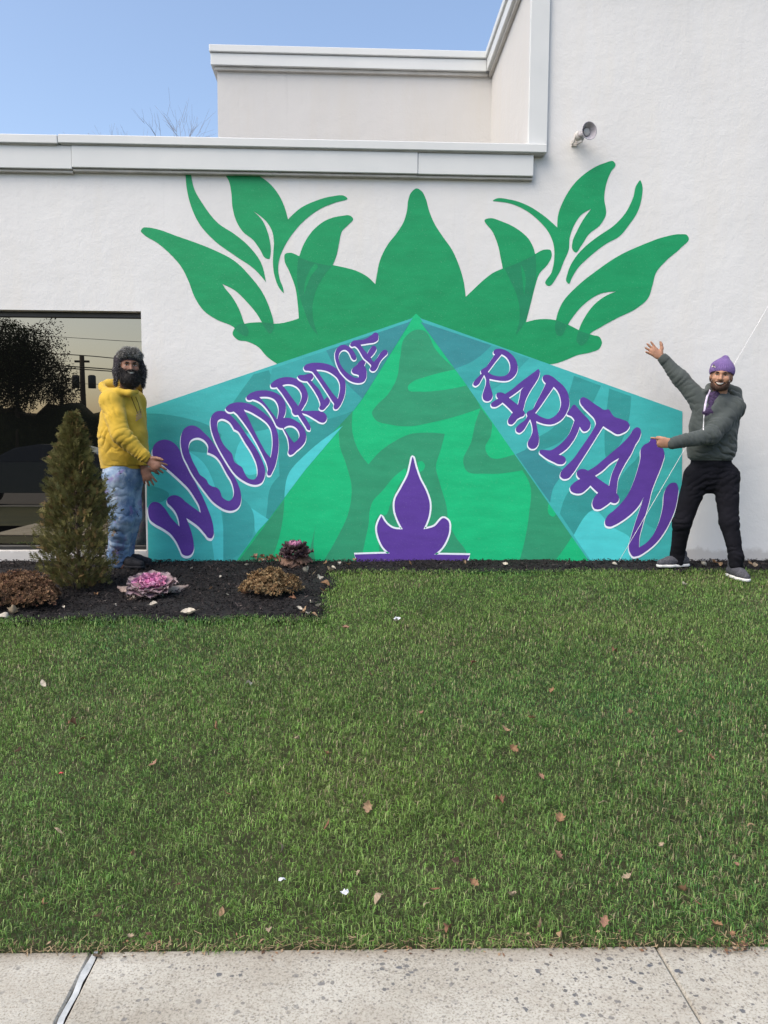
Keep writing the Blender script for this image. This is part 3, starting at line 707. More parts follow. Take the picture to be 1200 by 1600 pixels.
def mat_concrete():
    m, t, b = mat_base('worn_concrete', 0.9, (0.5, 0.47, 0.42), 0.2)
    v = coords(t)
    base = ramp(t, noise(t, v, 2.5, 6, 0.6), [(0.3, (0.34, 0.315, 0.26)), (0.55, (0.455, 0.435, 0.375)), (0.75, (0.54, 0.525, 0.465))])
    sand = ramp(t, noise(t, v, 160, 3, 0.7), [(0.34, (0.52, 0.49, 0.45)), (0.47, gray(.95)), (0.7, (1.15, 1.15, 1.13))])
    c = mixc(t, 1.0, base, sand, 'MULTIPLY')
    # exposed dark aggregate of two sizes
    for sc, thr, dens, dk in ((30, 0.22, 0.84, (0.10, 0.105, 0.115)), (46, 0.26, 0.78, (0.11, 0.11, 0.11)), (85, 0.29, 0.70, (0.16, 0.15, 0.14))):
        vo = nd(t, 'ShaderNodeTexVoronoi', Scale=sc, Randomness=1.0)
        w = nd(t, 'ShaderNodeVectorMath', operation='MULTIPLY_ADD')
        nn = nd(t, 'ShaderNodeTexNoise', Scale=sc*1.6, Detail=2)
        t.links.new(v, nn.inputs['Vector'])
        t.links.new(nn.outputs['Color'], w.inputs[0]); w.inputs[1].default_value = (0.55/sc,)*3; t.links.new(v, w.inputs[2])
        t.links.new(w.outputs[0], vo.inputs['Vector'])
        near = ramp(t, vo.outputs['Distance'], [(thr, gray(1)), (thr+0.05, gray(0))])
        sep = nd(t, 'ShaderNodeSeparateColor'); t.links.new(vo.outputs['Color'], sep.inputs[0])
        some = ramp(t, sep.outputs[0], [(dens, gray(0)), (dens+0.02, gray(1))])
        patch = ramp(t, noise(t, v, 1.7, 3), [(0.35, gray(0.15)), (0.58, gray(1))])
        mm = nd(t, 'ShaderNodeMath', operation='MULTIPLY'); t.links.new(near, mm.inputs[0]); t.links.new(some, mm.inputs[1])
        m2 = nd(t, 'ShaderNodeMath', operation='MULTIPLY'); t.links.new(mm.outputs[0], m2.inputs[0]); t.links.new(patch, m2.inputs[1])
        c = mixc(t, m2.outputs[0], c, dk)
    stain = ramp(t, noise(t, v, 4.2, 6, .7), [(.46, gray(0)), (.72, gray(.5))])
    c = mixc(t, stain, c, (.30, .265, .21))
    g = nd(t, 'ShaderNodeSeparateXYZ'); t.links.new(v, g.inputs[0])
    ed = nd(t, 'ShaderNodeMath', operation='MULTIPLY_ADD'); t.links.new(noise(t, v, 16, 5, .7), ed.inputs[0]); ed.inputs[1].default_value = .10; t.links.new(g.outputs[1], ed.inputs[2])
    e2 = nd(t, 'ShaderNodeMath', operation='MULTIPLY_ADD'); t.links.new(g.outputs[0], e2.inputs[0]); e2.inputs[1].default_value = -EDGE_S; t.links.new(ed.outputs[0], e2.inputs[2])
    e3 = nd(t, 'ShaderNodeMath', operation='SUBTRACT'); t.links.new(e2.outputs[0], e3.inputs[0]); e3.inputs[1].default_value = EDGE_Y
    c = mixc(t, ramp(t, e3.outputs[0], [(0.0, gray(0)), (.07, gray(.6))]), c, (.20, .16, .115))
    t.links.new(c, b.inputs['Base Color'])
    h = nd(t, 'ShaderNodeMath', operation='MULTIPLY_ADD')
    t.links.new(noise(t, v, 190, 3, 0.7), h.inputs[0]); h.inputs[1].default_value = 0.6; t.links.new(noise(t, v, 40, 3), h.inputs[2])
    bump(t, b, h.outputs[0], 0.5, 0.004)
    return m
e0, e1 = G(0, 1479), G(1200, 1469)
EDGE_S = (e1[1]-e0[1])/(e1[0]-e0[0]); EDGE_Y = e0[1]-e0[0]*EDGE_S-.01
M_CONC = mat_concrete()

# edge of the pavement
e0, e1 = G(0, 1479), G(1200, 1469)
SWS = (e1[1]-e0[1])/(e1[0]-e0[0])
SWY = e0[1]-e0[0]*SWS
def SWL(x): return SWY+SWS*x
def skew(m):
    m.v = [(x, y+SWS*x, z) for x, y, z in m.v]; return m
SWZ = ground_z(SWY)-0.012
BED_X = G(503, 966)[0]; BED_Y = G(300, 966)[1]
STRIP_Y = G(800, 892)[1]
# lawn sheet
m = MB()
m.add([(-40, SWL(-40), ground_z(SWY)-.03), (40, SWL(40), ground_z(SWY)-.03), (40, LAWN_TOP, -.03), (-40, LAWN_TOP, -.03), (40, W+.3, -.03), (-40, W+.3, -.03)], [(0, 1, 2, 3), (3, 2, 4, 5)])
tag(m.build('lawn', M_SOIL), kind='structure')
tag(MB().add([(-900, -900, SWZ-.16), (900, -900, SWZ-.16), (900, 900, SWZ-.16), (-900, 900, SWZ-.16)], [(0, 1, 2, 3)]).build('ground', M_FARGROUND), kind='structure')
tag(MB().add([(-300, -13, SWZ-.13), (300, -13, SWZ-.13), (300, -3.2, SWZ-.13), (-300, -3.2, SWZ-.13)], [(0, 1, 2, 3)]).build('road', M_ASPHALT), kind='structure')
# pavement slabs
sw = bpy.data.objects.new('sidewalk', None); link(sw); tag(sw, kind='structure')
def Z(px, py, z):
    d = ray(px, py); return CAM+d*((z-CAM[2])/d[2])
jl = 0.5*(Z(151, 1481, SWZ)[0]+Z(93, 1600, SWZ)[0])
jr = 0.5*(Z(1028, 1483, SWZ)[0]+Z(1098, 1598, SWZ)[0])
wd = jr-jl
xs = [jl-3*wd, jl-2*wd, jl-wd, jl, jr, jr+wd, jr+2*wd, jr+3*wd]
SW0 = SWY-1.62
for i in range(len(xs)-1):
    gl = 0.022 if abs(xs[i]-jl) < 1e-6 else 0.003
    gr = 0.003
    skew(MB().box(xs[i]+gl*.5, xs[i+1]-(0.011 if abs(xs[i+1]-jl) < 1e-6 else gr), SW0, SWY-.002*(i % 2), SWZ-.14, SWZ-.002*((i*5) % 3), .006)).build('slab', M_CONC, sw)
M_SEAL = mat_noisy('joint_sealant', (0.34, 0.36, 0.36), (0.52, 0.54, 0.53), 30, 0.7, 0.4, 90, 0.004)
m = MB(); n = 40; v = []; f = []
for i in range(n+1):
    y = SW0+(SWY-SW0)*i/n
    a = .0075+.0025*math.sin(i*1.7)+.002*math.sin(i*.53); c = .008+.002*math.sin(i*2.3+1)
    v += [(jl-a*1.05, y, SWZ-.004), (jl+c, y, SWZ-.003)]
    if i: f.append((2*i-2, 2*i-1, 2*i+1, 2*i))
m.add(v, f); skew(m); m.build('joint_sealant', M_SEAL, sw)
skew(MB().box(xs[0], xs[-1], SW0+.01, SWY-.01, SWZ-.15, SWZ-.02)).build('joint_bed', M_MULCHBASE, sw)
# verge and kerb on the street side
M_KERB = mat_noisy('kerb_concrete', (0.36, 0.34, 0.31), (0.44, 0.42, 0.38), 9, 0.9, 0.2, 90, 0.004)
tag(MB().box(-60, 60, -3.2, -3.02, SWZ-.15, SWZ-.002, .015).build('kerb', M_KERB), kind='structure')
tag(MB().add([(-60, -3.02, SWZ-.01), (60, -3.02, SWZ-.01), (60, SW0+.2, SWZ-.03), (-60, SW0+.2, SWZ-.03)], [(0, 1, 2, 3)]).build('verge', M_FARGROUND), kind='structure')

# ------------------------------------------------------------------ planting bed
m = MB()
nx, ny = 150, 44
def bed_h(x, y):
    e = min((y-BED_Y)/.12, (BED_X-x)/.12 if y < STRIP_Y-.05 else 1, 1, 1 if x < BED_X else (y-STRIP_Y)/.15); e = max(0, e)
    return ground_z(y)-.014+.018*e
def in_bed(x, y, mg=0.0):
    wob = .025*math.sin(x*7.1)+.02*math.sin(x*17.3+1)
    if y > STRIP_Y+wob*.6+mg: return True
    return y > BED_Y+wob+mg and x < BED_X+(y-BED_Y)*.07+.03*math.sin(y*9)-mg
gx = np.concatenate([np.linspace(-5.2, BED_X+.2, 90), np.linspace(BED_X+.26, 6.2, 50)])
gy = np.concatenate([np.linspace(BED_Y-.05, STRIP_Y-.03, 30), np.linspace(STRIP_Y, W+.01, 9)])
v = []; f = []; idx = {}
for i, x in enumerate(gx):
    for j, y in enumerate(gy):
        idx[i, j] = len(v)
        v.append((x, y, bed_h(x, y)+.012*float(fbm(np.array([[x*6, y*6, 0]]), 2)[0])))
for i in range(len(gx)-1):
    for j in range(len(gy)-1):
        if in_bed(.5*(gx[i]+gx[i+1]), .5*(gy[j]+gy[j+1])):
            f.append((idx[i, j], idx[i+1, j], idx[i+1, j+1], idx[i, j+1]))
o = obj('planting_bed', v, f, M_MULCHBASE, None, True); tag(o, kind='structure')
# mulch chips
def chips(n, seed):
    r = np.random.default_rng(seed)
    x = r.uniform(-4.6, 5.0, n*3); y = r.uniform(BED_Y-.03, W-.01, n*3)
    # more of the samples go to the narrow strip
    k = np.array([in_bed(a, b, -.01) for a, b in zip(x, y)])
    x, y = x[k][:n], y[k][:n]; n = len(x)
    z = np.array([bed_h(a, b) for a, b in zip(x, y)])+.003+r.uniform(-.006, .015, n)
    L = r.uniform(.008, .034, n)*.5; wd = r.uniform(.003, .009, n)*.5; th = r.uniform(.002, .005, n)
    a = r.uniform(0, math.pi, n); ti = r.normal(0, .45, n)
    d = np.stack([np.cos(a)*np.cos(ti), np.sin(a)*np.cos(ti), np.sin(ti)], 1)
    s = np.stack([-np.sin(a), np.cos(a), r.normal(0, .4, n)], 1)
    u = np.cross(d, s)
    c = np.stack([x, y, z], 1)
    V = np.stack([c-d*L[:, None]-s*wd[:, None], c+d*L[:, None]-s*wd[:, None]*.6, c+d*L[:, None]*.9+s*wd[:, None], c-d*L[:, None]*.95+s*wd[:, None], c+u*th[:, None]-d*L[:, None]*.3, c+u*th[:, None]+d*L[:, None]*.3], 1).reshape(-1, 3)
    b = (np.arange(n)*6)[:, None]
    F = np.concatenate([b+np.array(q) for q in ((0, 1, 5, 4), (1, 2, 5, 5), (2, 3, 4, 5), (3, 0, 4, 4))], 0)
    tri = np.concatenate([b+np.array(q) for q in ((0, 1, 5), (0, 5, 4), (1, 2, 5), (2, 3, 4), (2, 4, 5), (3, 0, 4))], 0)
    br = r.uniform(0, 1, n)
    col = np.stack([.010+.018*br**2, .009+.014*br**2, .010+.012*br**2], 1)
    w = r.uniform(0, 1, n) < .05; col[w] = col[w]*3.2+np.array([.02, .013, .008])
    o = obj('mulch_chips', V, tri, mat_attr('mulch_chip', .85, .2)); set_col(o, np.repeat(col, 6, 0))
    tag(o, 'loose black mulch chips covering the planting bed along the wall', 'mulch', kind='stuff')
chips(34000, 3)

# ------------------------------------------------------------------ grass
def grass():
    r = np.random.default_rng(5)
    zones = [(SWY-.10, 2.9, 19500), (2.9, 3.9, 15500), (3.9, 5.0, 12000), (5.0, W-.2, 9800)]
    XS, YS, WS = [], [], []
    for (y0, y1, dens) in zones:
        hw0 = 0.60*y1+1.0
        n = int(dens*2*hw0*(y1-y0))
        x = r.uniform(-hw0, hw0, n); y = r.uniform(y0, y1, n)
        k = (np.abs(x) < .60*y+.95) & (y > SWL(x)-.015+.012*np.sin(x*13)*np.sin(x*5.1))
        x, y = x[k], y[k]
        XS.append(x); YS.append(y); WS.append(np.full(len(x), 0.0023+.0009*(y0-2)/3))
    x = np.concatenate(XS); y = np.concatenate(YS); w = np.concatenate(WS)
    wob = .025*np.sin(x*7.1)+.02*np.sin(x*17.3+1)
    gr_ = r.uniform(0, 1, len(x))**3*.07
    bed = (y > STRIP_Y+wob*.6+.01+gr_) | ((y > BED_Y+wob+.02+gr_) & (x < BED_X+(y-BED_Y)*.07+.03*np.sin(y*9)-.02-gr_))
    k = ~bed; x, y, w = x[k], y[k], w[k]
    # bare, thinner spots
    th = fbm(np.stack([x*1.7, y*1.7, x*0], 1), 3, 4)
    k = r.uniform(0, 1, len(x)) < np.clip(1.05-.35*np.clip(th-.1, 0, 1), .4, 1)
    x, y, w, th = x[k], y[k], w[k], th[k]
    n = len(x)
    z = -np.clip(LAWN_TOP-y, 0, None)*SLOPE-.022
    clump = vnoise(np.stack([x*9, y*9, x*0], 1), 9)
    h = np.clip(r.normal(.029, .009, n)+.008*clump+.006*th, .012, .07)
    a = r.uniform(0, 2*math.pi, n)+1.2*clump
    lean = r.uniform(.05, 1.2, n)
    flat = r.uniform(0, 1, n) < .64
    lean[flat] = r.uniform(1.0, 1.5, flat.sum()); z = z+np.where(flat, r.uniform(.008, .026, n), 0); h = h*np.where(flat, .8, 1)
    d = np.stack([np.cos(a), np.sin(a), 0*a], 1); s = np.stack([-np.sin(a), np.cos(a), 0*a], 1)
    up = np.array([0, 0, 1.0])
    b = np.stack([x, y, z], 1)
    w = w*r.uniform(.7, 1.35, n)
    hm = (h*.55)[:, None]; ht = h[:, None]
    mid = b+up*hm+d*(lean*.22)[:, None]*hm
    tip = b+up*(ht*np.cos(np.clip(lean, 0, 1.3))[:, None])+d*(np.sin(np.clip(lean, 0, 1.35))*1.0)[:, None]*ht
    W2 = (w*.5)[:, None]
    V = np.stack([b-s*W2, b+s*W2, mid+s*W2*.85, mid-s*W2*.85, tip], 1).reshape(-1, 3)
    i = (np.arange(n)*5)[:, None]
    F = np.concatenate([i+np.array(q) for q in ((0, 1, 2), (0, 2, 3), (3, 2, 4))], 0)
    # colours: fresh green, bluish green, straw
    u = r.uniform(0, 1, n); big = fbm(np.stack([x*.8, y*.8, x*0], 1), 3, 21)
    c = np.empty((n, 3))
    c[:] = np.array([.116, .232, .046])
    c *= (.45+1.25*u**1.6)[:, None]*np.array([1, 1, 1])
    c += (r.uniform(0, 1, n)-.5)[:, None]*np.array([.05, .02, .03]) + np.clip(big, -1, 1)[:, None]*np.array([.042, .036, .002]) + clump[:, None]*np.array([.012, .018, .004])
    c2_ = vnoise(np.stack([x*21, y*21, x*0], 1), 31); c3_ = fbm(np.stack([x*3.1, y*3.1, x*0], 1), 2, 41)
    c *= (1+.38*c2_+.16*c3_)[:, None]
    c += np.clip(c3_, 0, 1)[:, None]*np.array([.012, .002, .01])
    st = r.uniform(0, 1, n) < np.clip(.055+.09*th, .015, .4)
    c[st] = np.array([.40, .34, .20])*r.uniform(.6, 1.15, (st.sum(), 1))
    yl = (~st) & (r.uniform(0, 1, n) < .26)
    c[yl] = np.array([.27, .385, .11])*r.uniform(.5, 1.2, (yl.sum(), 1))
    c = np.clip(c, .01, 1)
    C = np.repeat(c, 5, 0); C[0::5] *= .9; C[1::5] *= .9
    o = obj('grass', V, F, mat_attr('grass_blade', .42, .35, transl=.25))
    set_col(o, C)
    tag(o, 'short mown green lawn grass between the sidewalk and the wall', 'grass', kind='stuff')
    # dead thatch along the pavement edge
    n = 1300
    x = r.uniform(-2.6, 2.8, n); y = SWL(x)+np.abs(r.normal(0, .022, n))-.014; z = SWZ+.004+np.abs(r.normal(0, .006, n))+np.clip(y-SWL(x), 0, 1)*.25
    a = r.normal(0, .7, n)+(r.uniform(0, 1, n) < .3)*1.4; L = r.uniform(.005, .018, n)
    d = np.stack([np.cos(a)*L, np.sin(a)*L, r.normal(0, .004, n)], 1); s = np.stack([-np.sin(a), np.cos(a), 0*a], 1)*.0012
    b = np.stack([x, y, z], 1)
    V = np.stack([b-d-s, b+d-s, b+d+s, b-d+s], 1).reshape(-1, 3)
    F = (np.arange(n)*4)[:, None]+np.array([[0, 1, 2, 3]])
    o = obj('dry_thatch', V, F, mat_attr('dry_thatch', .8, .15))
    set_col(o, np.repeat(np.array([.32, .24, .14])*r.uniform(.35, 1.2, (n, 1)), 4, 0))
    # crumbled leaf bits swept against the edge
    n = 420
    x = r.uniform(-2.4, 2.6, n); y = SWL(x)+r.normal(-.004, .022, n); z = np.where(y < SWL(x), SWZ+.003, SWZ+.012+np.clip(y-SWL(x), 0, 1)*.2)
    k = r.uniform(0, 1, n) < .12; cx_ = Z(1150, 1478, SWZ)[0]; x[k] = cx_+r.normal(0, .03, k.sum()); y[k] = SWL(x[k])+r.normal(-.015, .015, k.sum())
    s = r.uniform(.003, .010, n); a = r.uniform(0, 6.28, n)
    b = np.stack([x, y, z], 1); d = np.stack([np.cos(a), np.sin(a), r.normal(0, .25, n)], 1)*s[:, None]; e = np.stack([-np.sin(a), np.cos(a), r.normal(0, .25, n)], 1)*(s*r.uniform(.25, .8, n))[:, None]
    VV = np.stack([b-d, b+e, b+d*.8, b-e*.7], 1).reshape(-1, 3); VV[:, 2] = np.maximum(VV[:, 2], SWZ+.0015)
    o2 = obj('leaf_crumbs', VV, (np.arange(n)*4)[:, None]+np.array([[0, 1, 2, 3]]), o.data.materials[0])
    set_col(o2, np.repeat(np.array([[.26, .15, .085], [.18, .10, .06], [.34, .24, .15], [.10, .06, .04]])[r.integers(4, size=n)], 4, 0))
    tag(o2, 'crumbled brown leaf bits along the sidewalk edge', 'leaf litter', kind='stuff')
    tag(o, 'dry grass clippings and thatch lining the sidewalk edge', 'clippings', kind='stuff')
grass()
# ------------------------------------------------------------------ plants
def cloud(name, V, F, C, mat, parent, smooth=False, kind=None):
    o = obj(name, V, F, mat, parent, smooth, kind); set_col(o, C); return o

M_FOL = mat_attr('conifer_foliage', .7, .15, transl=.15)
M_BARK = mat_noisy('shrub_bark', (0.06, 0.045, 0.03), (0.12, 0.09, 0.06), 40, .9, .4, 90, .004)
def arborvitae(px, py, height, rad):
    r = np.random.default_rng(21)
    p0 = G(px, py); p0[2] = bed_h(p0[0], p0[1])
    t = thing('arborvitae_shrub', 'conical brownish green arborvitae shrub in the mulch before the window', 'shrub', tuple(p0))
    MB().tube([p0+(0, 0, -.03), p0+(.01, 0, .3), p0+(-.005, .01, height*.9)], [.018, .013, .003], 7).build('trunk', M_BARK, t, True)
    m = MB()
    for k in range(60):
        hz = .05+.85*k/60*height; a = k*2.399
        R = rad*prof(hz/height)*.75
        q = p0+(0, 0, hz*.8); e = p0+(math.cos(a)*R, math.sin(a)*R, hz*.8+R*.7)
        m.tube([q, .5*(q+e)+(0, 0, -.02), e], [.006, .004, .002], 4, False)
    m.build('branches', M_BARK, t, True)
    Vs, Fs, Cs = [], [], []; base = 0
    n = 5200
    # one spray: a flat fan of scale-leaf twigs
    for k in range(n):
        u = r.uniform(0, 1)**.85
        hz = .02+u*.98*height
        a = r.uniform(0, 2*math.pi)
        lump = 1+.26*math.sin(a*3+hz*11)+.20*math.sin(a*5-hz*23)
        Rmax = rad*prof(hz/height)*lump
        rr = Rmax*(1-abs(r.normal(0, .28)))*(1.28 if r.uniform() < .06 else 1)
        if rr < 0: rr = 0
        c = p0+(math.cos(a)*rr, math.sin(a)*rr, hz)
        out = np.array((math.cos(a), math.sin(a), 0))
        d = out*r.uniform(.25, .9)+np.array((0, 0, r.uniform(.35, 1.0)))+r.normal(0, .22, 3)
        d /= np.linalg.norm(d)
        side = np.cross(d, r.normal(0, 1, 3)); side /= np.linalg.norm(side)
        L = r.uniform(.035, .085)*(1 if u < .93 else .8)
        v = [];
        br = r.uniform(0, 1); inner = rr/max(Rmax, 1e-4)
        if br < .42: col = np.array((.165, .15, .055))
        elif br < .80: col = np.array((.135, .13, .045))
        elif br < .93: col = np.array((.19, .125, .055))
        else: col = np.array((.20, .19, .08))
        col = col*r.uniform(.6, 1.25)
        twigs = [(0, 0, 1.0, 0)]+[(s0, sg*r.uniform(.5, .9), r.uniform(.35, .55), 1) for s0 in (.2, .38, .56, .74) for sg in (-1, 1)]
        for (s0, an, ln, _) in twigs:
            o = c+d*L*s0
            dd = d*math.cos(an)+side*math.sin(an)
            l2 = L*ln*(1-.45*s0); nn = np.cross(dd, np.cross(d, side)); nn /= np.linalg.norm(nn)+1e-9
            wv = nn*(.0022+.0016*r.uniform())
            Vs += [o, o+dd*l2*.5+wv, o+dd*l2, o+dd*l2*.5-wv]
            Fs.append((base, base+1, base+2, base+3)); base += 4
            Cs += [col*.8, col, col*1.15, col]
    cloud('foliage', np.array(Vs), np.array(Fs), np.array(Cs), M_FOL, t, kind='stuff')
def prof(u):
    if u < .12: return .62+.38*(u/.12)
    if u < .35: return 1.0
    return max(.02, 1.0-((u-.35)/.65)**1.25*.97)
arborvitae(122, 922, 1.255, .205)

M_DRY = mat_attr('dried_flower', .9, .1, transl=.1)
def mum(px, py, rx, ry, h, label, tint, seed, upright=.5, n=2600):
    r = np.random.default_rng(seed)
    p0 = G(px, py); p0[2] = bed_h(p0[0], p0[1])
    t = thing('dried_chrysanthemum', label, 'bush', tuple(p0), 'withered chrysanthemums in the bed')
    m = MB()
    for k in range(70):
        a = r.uniform(0, 2*math.pi); q = math.sqrt(r.uniform())
        e = p0+(math.cos(a)*q*rx*.9, math.sin(a)*q*ry*.9, h*math.sqrt(max(.05, 1-q*q))*.85)
        b = p0+(math.cos(a)*q*rx*.35, math.sin(a)*q*ry*.35, 0)
        m.tube([b, .5*(b+e)+(0, 0, .03), e], [.003, .0025, .0015], 4, False)
    m.build('stems', M_BARK, t, True)
    Vs, Fs, Cs = [], [], []; base = 0
    for k in range(n):
        a = r.uniform(0, 2*math.pi); q = math.sqrt(r.uniform())
        lump = 1+.14*math.sin(a*4+seed)+.1*math.sin(a*9)
        zt = h*math.sqrt(max(.03, 1-(q*.97)**2))*(1+.12*math.sin(q*9+a*3))
        z = zt*(1-abs(r.normal(0, .22))); z = max(.005, z)
        c = p0+(math.cos(a)*q*rx*lump, math.sin(a)*q*ry*lump, z)
        col = np.array(tint[r.integers(len(tint))])*r.uniform(.55, 1.3)
        axis = np.array((math.cos(a)*q, math.sin(a)*q, upright+.4))+r.normal(0, .35, 3); axis /= np.linalg.norm(axis)
        s = r.uniform(.010, .019)
        s1 = np.cross(axis, r.normal(0, 1, 3)); s1 /= np.linalg.norm(s1); s2 = np.cross(axis, s1)
        for j in range(5):
            an = j*1.2566+r.uniform(-.3, .3)
            dd = (s1*math.cos(an)+s2*math.sin(an))*.8+axis*r.uniform(.1, 1.0)
            sd = np.cross(dd, axis); sd /= np.linalg.norm(sd)+1e-9
            Vs += [c, c+dd*s*.6+sd*s*.26, c+dd*s+axis*s*.2, c+dd*s*.6-sd*s*.26]
            Fs.append((base, base+1, base+2, base+3)); base += 4
            Cs += [col*.7, col, col*1.1, col]
    cloud('dry_blossoms', np.array(Vs), np.array(Fs), np.array(Cs), M_DRY, t, kind='stuff')
brown = [(.20, .115, .065), (.26, .16, .09), (.13, .07, .045), (.22, .13, .08)]
straw = [(.30, .21, .11), (.24, .15, .075), (.36, .26, .14), (.17, .10, .05)]
mum(30, 948, .26, .19, .22, 'broad withered brown chrysanthemum clump beside the arborvitae', brown, 4, .5, 3000)
mum(423, 930, .19, .15, .18, 'low straw brown withered chrysanthemum clump beside the purple cabbage', straw, 8, .9, 1900)

# ornamental cabbages
M_CAB = mat_attr('cabbage_leaf', .6, .3, transl=.15)
def cab_leaf(name, L, Wd, ruffle, cup, cols, seed, nu=9, nv=9):
    r = np.random.default_rng(seed)
    V = []; C = []; F = []
    ph = r.uniform(0, 6.28)
    for i in range(nu):
        u = i/(nu-1)
        half = Wd*math.sin(math.pi*min(1, .12+.80*u))**.7
        for j in range(nv):
            w = -1+2*j/(nv-1)
            e = max(abs(w), u)**3
            x = L*u*(1-.18*w*w*u); y = half*w
            z = cup*(u*u*.6+w*w*.35)*L + ruffle*e*math.sin(w*9+ph+u*5)+ruffle*.6*e*math.sin(w*17+u*11+ph)
            V.append((x, y, z))
            k = min(1, max(abs(w)**2, u**2.2)*1.05)
            a, b = np.array(cols[0]), np.array(cols[1])
            mid = 1 if abs(w) > .12 else 0
            C.append((a*(1-k)+b*k)*r.uniform(.85, 1.1)*(1 if mid else 1.2))
    for i in range(nu-1):
        for j in range(nv-1):
            q = i*nv+j; F.append((q, q+1, q+nv+1, q+nv))
    me = new_mesh(name, np.array(V), F, M_CAB, True); set_col(me, np.array(C))
    return me
pinkc = [(.42, .09, .25), (.66, .30, .46)]
mag = [(.40, .05, .22), (.58, .16, .36)]
outer = [(.30, .16, .22), (.30, .24, .24)]
pale = [(.46, .36, .30), (.36, .27, .24)]
dull = [(.13, .075, .09), (.12, .08, .085)]
brl = [(.22, .13, .09), (.17, .10, .07)]
LEAF = {
 'in': [cab_leaf('leaf', .055, .030, .011, .9, mag, 30+i) for i in range(3)],
 'mid': [cab_leaf('leaf', .085, .048, .012, .6, pinkc, 40+i) for i in range(3)],
 'out': [cab_leaf('leaf', .115, .062, .011, .35, outer, 50+i) for i in range(3)],
 'droop': [cab_leaf('leaf', .12, .026, .005, -.35, pale, 60+i) for i in range(2)],
 'dull': [cab_leaf('leaf', .09, .05, .012, .3, dull, 70+i) for i in range(3)],
 'brown': [cab_leaf('leaf', .10, .045, .012, -.2, brl, 80+i) for i in range(3)],
}
def put_leaf(t, kind, a, pitch, rad, z, s, r):
    o = bpy.data.objects.new('leaf', LEAF[kind][r.integers(len(LEAF[kind]))]); link(o, t)
    o.matrix_local = (Matrix.Translation((math.cos(a)*rad, math.sin(a)*rad, z)) @ Matrix.Rotation(a, 4, 'Z')
                      @ Matrix.Rotation(-pitch, 4, 'Y') @ Matrix.Rotation(r.normal(0, .2), 4, 'X') @ Matrix.Scale(s, 4))
def cabbage(px, py, Y, label, scale, lean, rows, stem_h, seed, sc3=(1, 1, 1)):
    r = np.random.default_rng(seed)
    p = G(px, py) if Y is None else P(px, py, Y)
    p[2] = bed_h(p[0], p[1])
    t = thing('ornamental_cabbage', label, 'plant', tuple(p), 'ornamental cabbages in the bed')
    MB().tube([p+(0, 0, -.02), p+(0, 0, stem_h*.6), p+(0, 0, stem_h+.02)], [.02*scale, .018*scale, .014*scale], 8).build('stalk', mat_noisy('cabbage_stalk', (.30, .24, .16), (.38, .31, .22), 30, .8), t, True)
    k = 0
    for (kind, n, pit, rad, z, s) in rows:
        for i in range(n):
            k += 1
            a = k*2.39996+r.normal(0, .12)
            put_leaf(t, kind, a, pit+r.normal(0, .13), rad*scale, (stem_h+z*scale), s*scale*r.uniform(.88, 1.12), r)
    t.rotation_euler = lean; t.scale = sc3
cabbage(236, 930, None, 'round pink and magenta ornamental cabbage with ruffled leaves on the mulch', 1.02, (.30, .06, 0),
        [('in', 10, 1.2, .004, .040, .5), ('in', 14, .85, .016, .036, .72), ('mid', 14, .55, .024, .030, .75), ('mid', 14, .32, .030, .020, .9), ('out', 14, .12, .034, .008, 1.0), ('out', 12, -.06, .036, -.008, 1.05), ('droop', 10, -.10, .02, -.085, 1.75)], .12, 5, (1.15, 1.15, .62))
cabbage(462, 884, None, 'faded dark ornamental cabbage with small pink top and brown skirt against the mural', 1.1, (.1, .0, 0),
        [('mid', 8, 1.2, .008, .06, .42), ('mid', 12, .75, .024, .052, .5), ('dull', 14, .5, .03, .04, .75), ('dull', 14, .1, .035, .02, .95), ('dull', 14, -.2, .04, .0, 1.0), ('brown', 14, -.55, .045, -.01, .95), ('brown', 14, -.8, .05, -.03, .9)], .10, 6)

# fallen leaves
LCOLS = [(.34, .20, .11), (.42, .28, .17), (.27, .14, .085), (.46, .36, .25), (.38, .22, .15)]
def leaf_mesh(kind, seed, col):
    r = np.random.default_rng(seed)
    L = 1.0; n = 12; V = []; F = []
    curl = r.uniform(-1.6, 1.6); fold = r.uniform(.2, 1.3)
    for i in range(n+1):
        u = i/n
        if kind == 'oak': hw = .34*math.sin(math.pi*min(1, u*.95+.03))**.8*(1+.30*math.sin(u*20+.5)+.12*math.sin(u*41))
        elif kind == 'oval': hw = .30*math.sin(math.pi*min(.99, u+.01))**.9
        else: hw = .13*math.sin(math.pi*min(.99, u+.01))**.6
        bz = curl*(u-.5)**2*.8+.05*math.sin(u*7+seed)
        for w in (-1, -.5, 0, .5, 1):
            V.append((u-.5, hw*w, bz+fold*abs(w)*hw*.9+.02*r.normal()))
    for i in range(n):
        for j in range(4):
            q = i*5+j; F.append((q, q+1, q+6, q+5))
    b = len(V)
    V += [(-.5, .012, V[2][2]), (-.5, -.012, V[2][2]), (-.82, 0, V[2][2]+.06)]; F.append((b, b+1, b+2))
    me = new_mesh('fallen_leaf', np.array(V), F, M_LEAF, True)
    C = np.array(col)*.78*np.array([r.uniform(.75, 1.15) for _ in V])[:, None]
    set_col(me, C)
    return me
M_LEAF = mat_attr('dry_leaf', .75, .2, transl=.15)
KINDS = ['oak', 'oval', 'oak', 'strip']; KW = {'oak': 'lobed', 'oval': 'oval', 'strip': 'narrow'}; CW = ['brown', 'tan', 'dark brown', 'beige', 'reddish brown']
LM = [leaf_mesh(KINDS[i % 4], 100+i, LCOLS[i % 5]) for i in range(16)]
PALE = [leaf_mesh('oval', 140+i, (.66, .60, .50)) for i in range(3)]
